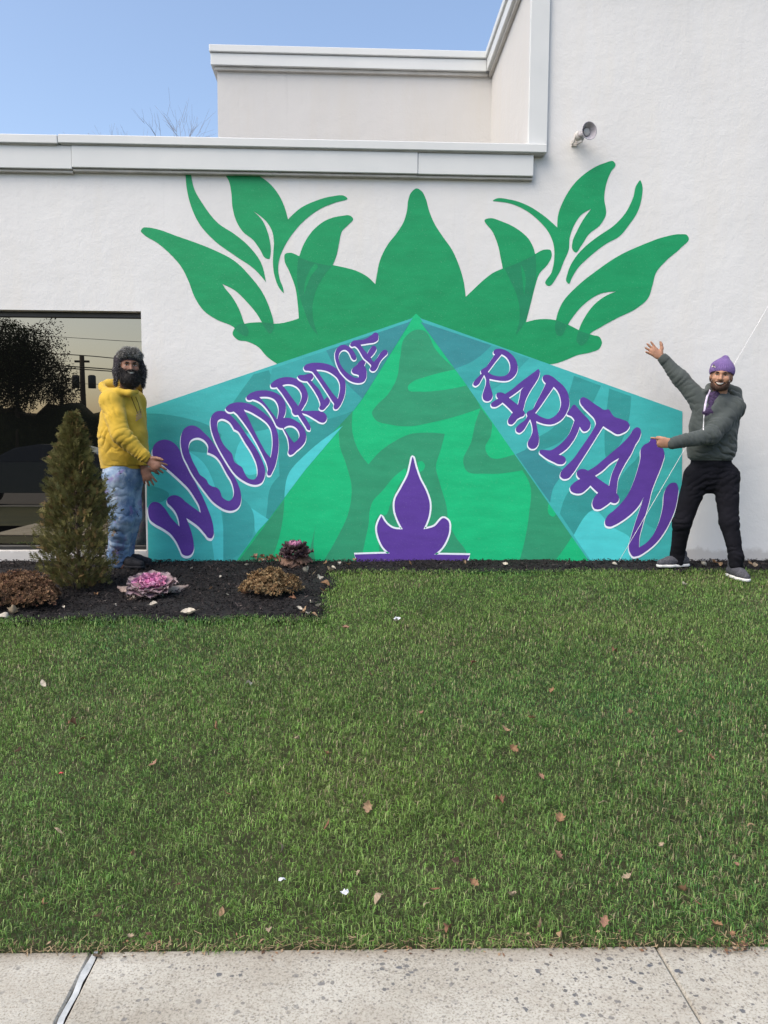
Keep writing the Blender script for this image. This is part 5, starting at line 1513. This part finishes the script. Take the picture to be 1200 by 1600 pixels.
    K.fn(below, hd.c-.2, hd.c+.27, 0, 'max')
    Vh, Qh = K.mesh(1)
    lx, ly, lz = hd.loc(Vh[:, 0], Vh[:, 1], Vh[:, 2])
    an = np.arctan2(lx, ly)
    Vh = Vh+vnormals(Vh, Qh)*(.0022*np.sin(an*46))[:, None]
    hat = obj('knit_hat', Vh, Qh, M_KNIT, t, True)
    K = Sculpt(hd.c+(-.17, -.17, -.1), hd.c+(.17, .17, .26), .004)
    hd.ell(K, (0, -.014, .046), (.097, .116, .093), .01)
    def band(X, Y, Z):
        x, y, z = hd.loc(X, Y, Z); zz = z-(.037-.30*(.09-y)*.55)
        return np.maximum(np.maximum(-.006-zz, zz-.052), -(np.sqrt((x/.083)**2+((y+.014)/.102)**2)-1)*.08)
    K.fn(band, hd.c-.2, hd.c+.27, 0, 'max')
    Vc, Qc = K.mesh(1)
    lx, ly, lz = hd.loc(Vc[:, 0], Vc[:, 1], Vc[:, 2]); an = np.arctan2(lx, ly+.014)
    Vc = Vc+vnormals(Vc, Qc)*(.0028*np.sin(an*46))[:, None]
    cuff = obj('hat_cuff', Vc, Qc, M_KNIT, hat, True)
    bh = BVHTree.FromPolygons(Vc.tolist(), Qc.tolist())
    drape(bh, [(1112.5, 574), (1115, 569.5), (1117.5, 574.5)], .008, 'hat_logo', M_TEETH, cuff, .004, 5.95, 3)
    drape(bh, [(1113, 573), (1117, 573)], .006, 'hat_logo', M_TEETH, cuff, .004, 5.95, 3)
    # hoodie
    M_GREY = mat_cloth('charcoal_fleece', (.052, .062, .060), (.066, .077, .074), 10, 700)
    C = Sculpt(lo, hi+(.04, .1, 0), .006)
    sq = ((.05, 1, 0), .66)
    hem = P(1111, 716, 6.13)
    C.limb([hem+(0, 0, .005), P(1112, 700, 6.13), P(1115, 668, 6.11), P(1118, 645, 6.10), P(1121, 632, 6.11)], [.170, .186, .184, .170, .110], .035, sq)
    C.limb([P(1095, 628, 6.12), P(1122, 625, 6.12), P(1146, 637, 6.09)], [.072, .07, .076], .03, sq)
    C.limb([J['rs'], J['re'], J['rw']+(.012, 0, -.012)], [.080, .064, .044], .03)
    C.limb([J['ls'], J['le'], J['lw']+(.012, 0, 0)], [.088, .068, .044], .022)
    # hood
    C.limb([P(1103, 612, 6.06), P(1110, 606, 6.20), P(1130, 604, 6.25), P(1150, 613, 6.20), P(1158, 626, 6.14)], [.018, .036, .042, .040, .022], .02)
    C.limb([P(1143, 611, 6.05), P(1152, 618, 6.10), P(1160, 629, 6.15)], [.014, .024, .016], .012)
    # neck opening
    C.limb([P(1119, 608, 6.02), P(1113, 622, 5.985), P(1106, 641, 5.965)], [.060, .054, .044], .01, None, 'cut')
    C.fn(lambda X, Y, Z: (hem[2]-.0)-Z, lo, (hi[0], hi[1], hem[2]+.02), 0, 'max', 0)
    V, Q = C.mesh(1)
    V = folds(V, Q, .005, 9, 3, (1, 1, 1.2))
    ra_, la_ = J['rw']-J['rs'], J['lw']-J['ls']
    V = wrinkles(V, Q, [(J['re'], .13, ra_, .045, .008), (J['rs'], .12, ra_, .05, .008), (.5*(J['re']+J['rw']), .10, ra_, .035, .005), (J['le'], .14, la_, .045, .009), (J['ls']+(0, -.05, -.06), .14, la_, .05, .009), (.4*J['le']+.6*J['lw'], .12, la_, .035, .006),
                        (hem+(0, -.1, .05), .24, (.15, 0, 1), .05, .010), (P(1140, 700, 6.0), .16, (.5, 0, 1), .05, .010), (P(1098, 655, 6.0), .15, (.8, 0, .6), .06, .006)], 4)
    hood = obj('hoodie', V, Q, M_GREY, t, True)
    hb = BVHTree.FromPolygons(V.tolist(), Q.tolist())
    # ribbed hem and cuffs
    R = Sculpt(hem-.3, hem+.3, .006)
    R.limb([hem+(0, 0, -.012), hem+(0, 0, .022)], [.168, .174], .01, sq)
    R.fn(lambda X, Y, Z: np.abs(Z-hem[2]-.004)-.021, hem-.3, hem+.3, 0, 'max', 0)
    Vr, Qr = R.mesh(1); obj('hem_band', Vr, Qr, M_GREY, hood, True)
    for w_, e_ in (('rw', 're'), ('lw', 'le')):
        dd = unit(J[w_]-J[e_]); m = MB()
        m.lathe([(-.05, .040), (-.045, .046), (-.02, .044), (.0, .042), (.012, .040), (.014, .030)], J[w_], dd, 18); m.build('cuff', M_GREY, hood, True)
    M_ZIP = mat_noisy('zip_metal', (.55, .54, .55), (.7, .7, .7), 60, .4)
    drape(hb, [(1104, 630), (1101, 640), (1099.5, 655), (1099, 672)], .008, 'zip', M_ZIP, hood, .004)
    M_LAN = mat_noisy('lilac_lanyard', (.50, .42, .58), (.62, .56, .68), 60, .7)
    drape(hb, [(1109.5, 609), (1105, 619), (1102, 632), (1100.5, 645)], .016, 'lanyard', M_LAN, t, .006)
    # shirt in the opening
    M_SH = mat_cloth('purple_plaid_shirt', (.018, .014, .030), (.075, .048, .11), 70, 600)
    SH = Sculpt(J['nek']-.25, J['nek']+.2, .005)
    SH.limb([P(1120, 613, 6.09), P(1115, 628, 6.07), P(1108, 645, 6.035)], [.058, .062, .060], .02, ((0, 1, 0), .7))
    SH.fn(lambda X, Y, Z: Z-P(1118, 611, 6.05)[2]+.25*np.abs(X-P(1120, 611, 6.05)[0]), J['nek']-.25, J['nek']+.2, 0, 'max', 0)
    Vs, Qs = SH.mesh(1); obj('shirt', folds(Vs, Qs, .006, 25, 4), Qs, M_SH, t, True)
    # trousers
    M_BLK = mat_cloth('black_trousers', (.005, .005, .0075), (.009, .009, .013), 12, 700, .9)
    T_ = Sculpt((lo[0], 5.7, -.1), (hi[0], 6.5, hem[2]+.03), .006)
    T_.limb([hem+(0, 0, -.0), J['pel']], [.158, .168], .03, sq)
    T_.limb([J['pel']+(.03, 0, 0), J['lh']+(.015, 0, 0), J['lk'], J['la']+(0, 0, .04), J['la']+(0, 0, -.03)], [.100, .100, .070, .052, .050], .03)
    T_.limb([J['pel']-(.03, 0, 0), J['rh']-(.015, 0, 0), J['rk'], J['ra']+(0, 0, .04), J['ra']+(0, 0, -.02)], [.100, .102, .071, .054, .052], .03)
    V, Q = T_.mesh(1)
    V = folds(V, Q, .003, 9, 12, (1, 1, 1.2))
    sp = [(J['pel']+(0, -.1, -.06), .20, (0, 0, 1), .05, .008)]
    for a, b, c in (('lh', 'lk', 'la'), ('rh', 'rk', 'ra')):
        ax_ = J[b]-J[a]; sp += [(J[a]+(0, -.06, -.05), .16, ax_+(.3, 0, 0), .055, .009), (J[b], .13, ax_+(.2, 0, 0), .06, .007), (J[c]+(0, 0, .05), .12, ax_, .05, .008)]
    V = wrinkles(V, Q, sp, 14)
    obj('trousers', V, Q, M_BLK, t, True)
    M_SHO = mat_noisy('grey_knit_shoe', (.035, .036, .045), (.10, .10, .115), 90, .85, .4, 250, .003)
    M_SOL = mat_noisy('white_sole', (.62, .62, .60), (.72, .72, .70), 40, .7)
    shoe('shoe', J['la']+(.0, .02, 0), (.06, -1, 0), ground_z(J['la'][1])-.005, .27, M_SHO, M_SOL, t, 0)
    shoe('shoe', J['ra']+(.02, .0, 0), (-1, -.22, 0), ground_z(6.2)+.012, .28, M_SHO, M_SOL, t, 0)
man_grey()

# =================================================================== man in the yellow hoodie (left)
def man_yellow():
    J = dict(pel=P(193, 742, 6.29), che=P(189, 660, 6.27), nek=P(196, 612, 6.26),
             rs=P(173, 627, 6.11), re=P(189, 680, 6.00), rw=P(229, 716, 6.03),
             ls=P(210, 628, 6.40), le=P(216, 684, 6.38), lw=P(224, 728, 6.22),
             rh=P(186, 748, 6.22), rk=P(190, 812, 6.20), ra=P(184, 874, 6.27),
             lh=P(200, 746, 6.37), lk=P(203, 806, 6.34), la=P(194, 870, 6.40))
    gz = bed_h(J['pel'][0], 6.3)
    t = thing('person', 'bearded man in yellow hoodie, fur trapper hat and ripped jeans by the window', 'person', (J['pel'][0], 6.3, gz))
    hd = Head(P(202, 573, 6.20), (.40, -.92, .03), (.03, -.02, 1), .98)
    SK = mat_skin('brown_skin', (.20, .098, .064), (.26, .135, .09))
    lo = np.array((P(148, 700, 6.3)[0]-.10, 5.85, gz-.05)); hi = np.array((P(262, 700, 6.1)[0]+.06, 6.57, P(200, 540, 6.2)[2]+.08))
    S = Sculpt(lo, hi, .005)
    hd.sculpt(S)
    S.limb([hd.w(0, -.02, -.05), J['nek']+(0, .02, -.04)], [.056, .064], .02)
    S.limb([J['nek']+(0, .03, -.09), J['che'], J['pel']], [.075, .14, .13], .03)
    for a, b, c in (('rs', 're', 'rw'), ('ls', 'le', 'lw')):
        S.limb([J['che']*.4+J[a]*.6, J[a], J[b], J[c]], [.06, .052, .040, .027], .02)
    for a, b, c in (('lh', 'lk', 'la'), ('rh', 'rk', 'ra')):
        S.limb([J['pel'], J[a], J[b], J[c]], [.09, .082, .055, .038], .03)
        S.limb([J[c], J[c]+(.05, -.03, -.05)], [.036, .03], .02)
    ix, iz = unit(_r), unit(_u)
    d1 = unit(ix*.80-iz*.58+np.array((0, -.1, 0)))
    hand(S, J['rw']+d1*.012, d1, (.1, 1, .2), ix*.6+iz*.8, .20, (.10, .15, .3, .45), (.62, .85, -.25), 1.02)
    d2 = unit(ix*.35-iz*.95)
    hand(S, J['lw']+d2*.01, d2, (-.2, 1, .1), ix*.9+iz*.3, .22, (.1, .15, .2, .3), (.8, .5, .1), 1.0)
    V, Q = S.mesh(); body = obj('body', V, Q, SK, t, True)
    bvh = BVHTree.FromPolygons(V.tolist(), Q.tolist())
    eyes(hd, bvh, body)
    sm = [(-.027, -.049), (-.015, -.052), (0, -.053), (.015, -.052), (.027, -.049), (.020, -.060), (.010, -.065), (0, -.066), (-.010, -.065), (-.020, -.060)]
    head_patch(hd, bvh, [(x*1.15, (z+.057)*1.3-.057) for x, z in sm], 'lips', M_LIPS, body, .002)
    head_patch(hd, bvh, [(x*1.12, (z+.057)*1.15-.057) for x, z in sm], 'teeth', M_TEETH, body, .007)
    # full beard
    B = Sculpt(hd.c-.19, hd.c+.17, .005)
    hd.sculpt(B)
    hd.ell(B, (0, .058, -.112), (.062, .050, .052), .03)
    B.F -= .010
    def reg(X, Y, Z):
        x, y, z = hd.loc(X, Y, Z)
        jaw = z+.058-7.0*x*x
        mou = np.maximum(np.abs(z+.043+.22*np.abs(x))-.0085, np.abs(x)-.046)
        hole = np.sqrt((x/.034)**2+((z+.0575)/.0145)**2)-1
        q = np.minimum(jaw, mou); q = np.maximum(q, -hole*.014)
        return np.maximum(q, .004-y)
    B.fn(reg, hd.c-.19, hd.c+.17, 0, 'max')
    Vb, Qb = B.mesh(1); beard = obj('beard', Vb, Qb, M_HAIRB, body, True)
    fur('beard_hair', Vb, Qb, M_HAIR, beard, 5200, .016, .0011, [(.012, .010, .010), (.02, .017, .016), (.05, .05, .055)], 6, .5)
    # trapper hat
    M_PLAID = mat_cloth('dark_quilted_cloth', (.020, .018, .022), (.055, .050, .058), 55, 500)
    K = Sculpt(hd.c+(-.2, -.2, -.22), hd.c+(.2, .2, .22), .005)
    hd.ell(K, (0, -.018, .060), (.094, .112, .098), .01)
    K.fn(lambda X, Y, Z: .040-.22*(.09-hd.loc(X, Y, Z)[1])-hd.loc(X, Y, Z)[2], hd.c-.2, hd.c+.22, 0, 'max')
    for sx in (-1, 1):
        K.limb([hd.w(sx*.090, -.030, .04), hd.w(sx*.104, -.014, -.04), hd.w(sx*.106, .0, -.135)], [.050, .048, .030], .02, (hd.dirv((1, .15, 0)), .40))
    Vh, Qh = K.mesh(1); Vh = folds(Vh, Qh, .006, 24, 3)
    hat = obj('trapper_hat', Vh, Qh, M_PLAID, t, True)
    Kf = Sculpt(hd.c+(-.2, -.2, -.22), hd.c+(.2, .22, .22), .005)
    Kf.limb([hd.w(-.074, .054, .084), hd.w(-.03, .088, .104), hd.w(.03, .088, .104), hd.w(.074, .054, .084)], [.024, .030, .030, .024], .02)
    Vf, Qf = Kf.mesh(1)
    M_FUR = mat_attr('grey_fur', .8, .15)
    M_FURB = mat_noisy('grey_fur_base', (.06, .058, .056), (.14, .135, .13), 60, .95)
    flap = obj('fur_brim', Vf, Qf, M_FURB, hat, True)
    gcol = [(.42, .41, .39), (.24, .235, .225), (.55, .54, .51), (.12, .117, .112)]
    fur('brim_fur', Vf, Qf, M_FUR, flap, 5200, .015, .0012, gcol, 9, .1)
    lx, ly, lz = hd.loc(Vh[:, 0], Vh[:, 1], Vh[:, 2])
    for sx in (-1, 1):
        inner = (lz < .03) & (sx*lx > .05) & ((ly > .0) | (sx*lx < .095))
        fur('ear_flap_fur', Vh, Qh, M_FUR, hat, 2600, .015, .0012, [(.16, .155, .155), (.07, .066, .068), (.25, .24, .24), (.035, .033, .035)], 12+sx, .8, inner)
    # hoodie
    M_YEL = mat_cloth('yellow_fleece', (.47, .305, .032), (.56, .375, .052), 7, 700)
    C = Sculpt(lo, hi, .006)
    hemL = P(192, 727, 6.29)
    fz = (.45, -.9, 0)
    C.limb([hemL, P(193, 708, 6.28), P(192, 680, 6.27), P(191, 650, 6.26), P(193, 628, 6.27)], [.164, .180, .182, .164, .112], .04, ((0, 1, 0), .9))
    C.limb([J['rs'], P(193, 622, 6.27), J['ls']], [.088, .085, .088], .04)
    C.limb([J['rs']+(.0, .02, 0), .5*(J['rs']+J['re'])], [.088, .078], .02)
    C.limb([.5*(J['rs']+J['re']), J['re'], J['rw']-(.012, 0, -.012)], [.078, .070, .046], .005)
    C.limb([J['ls'], J['le'], J['lw']-(.0, 0, -.02)], [.088, .072, .044], .03)
    # hood lying on the back and round the neck
    C.limb([P(161, 604, 6.27), P(172, 603, 6.34), P(186, 602, 6.38)], [.036, .05, .05], .03)
    C.limb([P(160, 606, 6.22), P(166, 612, 6.15), P(184, 612, 6.11), P(202, 614, 6.10), P(213, 612, 6.16)], [.030, .034, .030, .022, .018], .018)
    C.fn(lambda X, Y, Z: hemL[2]-Z, lo, (hi[0], hi[1], hemL[2]+.03), 0, 'max', 0)
    V, Q = C.mesh(1)
    V = folds(V, Q, .005, 8, 33)
    u1, f1 = J['re']-J['rs'], J['rw']-J['re']
    V = wrinkles(V, Q, [(J['re'], .11, u1+f1, .045, .011), (.5*(J['re']+J['rw']), .13, f1, .034, .010), (J['rw'], .10, f1, .028, .008), (J['rs']+(.04, -.05, -.1), .15, (.8, 0, .5), .06, .010), (hemL+(-.05, -.15, .06), .22, (.4, 0, 1), .08, .009), (P(215, 690, 6.1), .14, (.3, 0, 1), .06, .006), (P(165, 690, 6.1), .16, (-.7, 0, 1), .08, .007)], 41)
    hood = obj('hoodie', V, Q, M_YEL, t, True)
    hb = BVHTree.FromPolygons(V.tolist(), Q.tolist())
    R = Sculpt(hemL-.33, hemL+.33, .006)
    R.limb([hemL+(0, 0, -.02), hemL+(0, 0, .02)], [.170, .176], .01, ((0, 1, 0), .88))
    R.fn(lambda X, Y, Z: np.abs(Z-hemL[2])-.026, hemL-.33, hemL+.33, 0, 'max', 0)
    Vr, Qr = R.mesh(1); obj('hem_band', Vr, Qr, M_YEL, hood, True)
    dd = unit(J['rw']-J['re'])
    MB().lathe([(-.07, .046), (-.06, .053), (-.03, .050), (-.006, .047), (.0, .040)], J['rw'], dd, 18).build('cuff', M_YEL, hood, True)
    MB().lathe([(-.01, .030), (-.006, .036), (.014, .034), (.020, .033), (.022, .024)], J['rw'], dd, 18).build('undershirt_cuff', M_BLKC, t, True)
    dl = unit(J['lw']-J['le'])
    MB().lathe([(-.05, .042), (-.04, .048), (-.02, .046), (.0, .038)], J['lw'], dl, 16).build('cuff', M_YEL, hood, True)
    M_STR = mat_noisy('dark_drawstring', (.10, .07, .02), (.16, .11, .03), 60, .8)
    drape(hb, [(205, 620), (209, 630), (213, 640), (215, 646)], .006, 'drawstring', M_STR, hood, .005, 6.08)
    drape(hb, [(212, 620), (216, 630), (219, 641), (220, 646)], .006, 'drawstring', M_STR, hood, .005, 6.08)
    M_PRT = mat_noisy('faded_print', (.30, .20, .14), (.34, .22, .13), 90, .9)
    for k in range(4):
        drape(hb, [(212+k*.4, 655.5-k*4+2), (217, 653-k*3.6+1), (221.5-k*.3, 650.5-k*3.8)], .010 if k != 3 else .006, 'chest_print', M_PRT, hood, .0025, 6.08, 4)
    # jeans
    m, tt, b = mat_base('ripped_light_jeans', .85, (.3, .4, .55), .15)
    v = coords(tt); n1 = noise(tt, v, 6, 5, .6); n2 = noise(tt, coords(tt, (1.6, 1.6, 1.0)), 13, 6, .72); n3 = noise(tt, v, 8.5, 3)
    c = ramp(tt, n1, [(.32, (.07, .125, .24)), (.48, (.16, .24, .37)), (.66, (.33, .41, .50))])
    c = mixc(tt, ramp(tt, n2, [(.54, gray(0)), (.68, gray(.6))]), c, (.50, .53, .56))
    c = mixc(tt, ramp(tt, n3, [(.56, gray(0)), (.66, gray(.6))]), c, (.20, .10, .30))
    n4 = noise(tt, v, 13, 4, .7)
    c = mixc(tt, ramp(tt, n4, [(.64, gray(0)), (.67, gray(1))]), c, (.035, .045, .07))
    tt.links.new(c, b.inputs['Base Color']); bump(tt, b, n2, .5, .006)
    T_ = Sculpt((lo[0], 5.9, gz-.02), (hi[0], 6.57, hemL[2]+.04), .006)
    T_.limb([hemL, J['pel']], [.152, .160], .03, ((0, 1, 0), .9))
    T_.limb([J['pel']+(0, -.04, 0), J['rh'], J['rk'], J['ra']+(0, 0, .03), J['ra']+(.0, 0, -.01)], [.12, .120, .094, .078, .084], .03)
    T_.limb([J['pel']+(.02, .03, 0), J['lh'], J['lk'], J['la']+(0, 0, .03), J['la']+(.0, 0, -.01)], [.12, .112, .086, .072, .076], .03)
    V, Q = T_.mesh(1)
    V = folds(V, Q, .006, 9, 52)
    V = wrinkles(V, Q, [(J['rh']+(.03, -.08, -.05), .2, (.6, 0, 1), .09, .008), (J['rk']+(.03, -.05, .05), .17, (.5, 0, 1), .075, .010), (J['rk']+(0, -.05, -.08), .14, (-.5, 0, 1), .07, .010), (J['ra']+(0, -.04, .06), .15, (.3, 0, 1), .05, .012)], 57)
    obj('jeans', V, Q, m, t, True)
    M_SB = mat_noisy('black_work_shoe', (.012, .012, .015), (.03, .03, .035), 60, .8)
    shoe('shoe', J['ra']+(.02, 0, 0), (1, -.35, 0), gz, .29, M_SB, M_SB, t, 0)
    shoe('shoe', J['la']+(.02, 0, 0), (1, -.2, 0), gz, .29, M_SB, M_SB, t, 0)
M_BLKC = mat_cloth('black_knit', (.008, .008, .009), (.014, .014, .015))
man_yellow()
# ------------------------------------------------------------------ across the street (mirrored in the window)
def V(px, py, D):
    """place D metres behind the mirror plane, as the window reflects it"""
    p = P(px, py, W+D); return np.array((p[0], W-D, p[2]))
GZ = SWZ-.16
M_POLE = mat_noisy('weathered_pole', (.05, .04, .03), (.08, .065, .05), 6, .9)
M_METAL = mat_noisy('grey_transformer', (.08, .085, .09), (.11, .115, .12), 6, .6)
M_WIRE = mat_noisy('black_wire', (.012, .012, .012), (.02, .02, .02), 6, .6)
pt = V(127, 560, 60); pb = np.array((pt[0], pt[1], GZ))
t = thing('utility_pole', 'wooden utility pole with transformers mirrored in the dark window', 'pole', tuple(pb))
MB().tube([pb, pt+(0, 0, .2)], [.26, .19], 10).build('pole', M_POLE, t, True)
MB().box(pt[0]-.6, pt[0]+.6, pt[1]-.08, pt[1]+.08, pt[2]-.35, pt[2]-.18, .01).build('crossarm', M_POLE, t)
for dx in (-.55, .75):
    MB().lathe([(-.55, 0), (-.55, .3), (.45, .3), (.55, .2), (.55, 0)], pt+(dx, 0, -1.9), (0, 0, 1), 14).build('transformer', M_METAL, t, True)
for k, (ya, yb, rr) in enumerate(((507, 528, .022), (533, 556, .04), (553, 572, .05), (556, 575, .045), (585, 590, .02))):
    a, b = V(-160, ya-6, 60-k*.4), V(420, yb+10, 60-k*.4)
    pts = [a+(b-a)*s+np.array((0, 0, -.5*4*s*(1-s))) for s in np.linspace(0, 1, 13)]
    tag(MB().tube(pts, rr, 5).build('power_line', M_WIRE, None, True), 'black overhead power line mirrored in the window glass', 'cable', 'overhead power lines')
M_DKLEAF = mat_attr('dark_foliage', .8, .1)
def leafy(name, c, rx, ry, rz, n, seed, label, trunk_h, size=.048):
    r = np.random.default_rng(seed)
    t = thing(name, label, 'tree', (c[0], c[1], GZ), 'trees across the street')
    MB().tube([(c[0], c[1], GZ), (c[0]+.05, c[1], c[2])], [.14, .06], 7).build('trunk', M_POLE, t, True)
    d = r.normal(0, 1, (n, 3)); d /= np.linalg.norm(d, axis=1)[:, None]
    rad = r.uniform(.02, 1, n)**.6*(1+.35*vnoise(d*3, seed))
    p = np.array(c)+d*rad[:, None]*np.array((rx, ry, rz))
    a = r.normal(0, 1, (n, 3)); a /= np.linalg.norm(a, axis=1)[:, None]; b = np.cross(a, r.normal(0, 1, (n, 3))); b /= np.linalg.norm(b, axis=1)[:, None]
    s = (size*r.uniform(.6, 1.4, n))[:, None]
    Vv = np.stack([p-a*s, p+b*s*.45, p+a*s, p-b*s*.45], 1).reshape(-1, 3)
    F = (np.arange(n)*4)[:, None]+np.array([[0, 1, 2, 3]])
    o = obj('crown', Vv, F, M_DKLEAF, t, kind='stuff'); set_col(o, np.repeat(np.array([.03, .038, .015])*r.uniform(.5, 1.4, (n, 1)), 4, 0))
c0 = V(20, 570, 26); leafy('deciduous_tree', c0, 2.0, 1.4, 2.0, 40000, 1, 'twiggy dark tree mirrored in the window beside the utility pole', 2)
c1 = V(92, 612, 27); leafy('evergreen_tree', c1, .9, .9, 1.3, 3600, 2, 'small pointed evergreen mirrored in the window', 1)
c2 = V(-90, 560, 28); leafy('deciduous_tree', c2, 2.2, 1.5, 2.2, 4500, 3, 'second twiggy tree mirrored further along the street', 2)
M_HEDGE = mat_noisy('dark_hedge', (.012, .016, .007), (.03, .035, .014), 3, .95, .8, 9, .05)
h0 = V(150, 622, 26)
def hedge():
    m = MB(); xa, xb = -26, 30; n = 120; ya = W-26; vv = []; f = []
    for i in range(n+1):
        x = xa+(xb-xa)*i/n
        top = h0[2]-.35+.22*math.sin(i*.9)+.15*math.sin(i*2.3)
        vv += [(x, ya+.1*math.sin(i*1.7), GZ), (x, ya+.2*math.sin(i*1.3), top-.3), (x, ya-.6, top), (x, ya-1.4, top-.2), (x, ya-1.5, GZ)]
        if i:
            for k in range(4): f.append((5*i-5+k, 5*i+k, 5*i+k+1, 5*i-4+k))
    m.add(vv, f)
    tag(m.build('hedge', M_HEDGE, None, True), 'long dark hedge across the street mirrored in the window', 'hedge')
hedge()

# parked car at the kerb, seen only as a mirror image
def parked_car(x0, y0):
    M_BODY = mat_noisy('black_car_paint', (.008, .008, .010), (.012, .012, .014), 2, .18, spec=.6)
    M_CGL = mat_base('dark_car_glass', .05, (.004, .005, .006), .6)[0]
    M_TYRE = mat_noisy('tyre_rubber', (.010, .010, .010), (.018, .018, .018), 20, .9)
    M_RIM = mat_noisy('alloy_rim', (.30, .30, .31), (.38, .38, .39), 20, .35)
    M_LAMP = mat_noisy('headlamp', (.55, .55, .56), (.65, .65, .66), 20, .2)
    gz = SWZ-.13
    t = thing('parked_car', 'black car parked at the kerb, mirrored faintly in the window', 'car', (x0, y0, gz))
    side = [(-2.25, .38), (-2.32, .62), (-2.22, .88), (-1.45, .98), (-.75, 1.02), (.35, 1.04), (1.55, 1.02), (2.15, .98), (2.28, .75), (2.25, .38)]
    roof = [(-.78, 1.0), (-.15, 1.34), (.35, 1.42), (1.0, 1.40), (1.55, 1.26), (1.98, 1.0)]
    def ext(prof, hw0, hw1, zlo, zhi):
        n = len(prof); V_ = []; F = []
        for sg in (-1, 1):
            for (x, z) in prof:
                k = min(1, max(0, (z-zlo)/(zhi-zlo))); V_.append((x0+x, y0+sg*(hw0+(hw1-hw0)*k), gz+z))
        F.append(tuple(range(n))); F.append(tuple(range(2*n-1, n-1, -1)))
        for i in range(n): F.append((i, n+i, n+(i+1) % n, (i+1) % n))
        return V_, F
    body = obj('body', *ext(side, .92, .84, .4, 1.05), M_BODY, t)
    obj('cabin', *ext(roof, .80, .58, 1.0, 1.42), M_BODY, t)
    for sg in (-1, 1):
        for q in ([(-.62, 1.05), (-.12, 1.31), (.42, 1.37), (.42, 1.05)], [(.50, 1.05), (.50, 1.37), (1.0, 1.35), (1.45, 1.22), (1.70, 1.05)]):
            v_ = [(x0+x, y0+sg*(.80-.22*(z-1.0)/.42+.006), gz+z) for x, z in q]
            obj('side_window', v_, [tuple(range(len(q)))], M_CGL, t)
        for wx in (-1.42, 1.38):
            w = MB().lathe([(-.11, 0), (-.11, .25), (-.10, .32), (.10, .32), (.11, .25), (.11, 0)], (x0+wx, y0+sg*.82, gz+.32), (0, 1, 0), 24).build('wheel', M_TYRE, t, True)
            MB().lathe([(.112, .0), (.118, .08), (.114, .21), (.10, .22)], (x0+wx, y0+sg*.82, gz+.32), (0, sg, 0), 20).build('rim', M_RIM, w, True)
        MB().box(x0-2.33, x0-2.22, y0+sg*.55-.18, y0+sg*.55+.18, gz+.64, gz+.76, .02).build('headlight', M_LAMP, t)
parked_car(-7.2, -4.3)
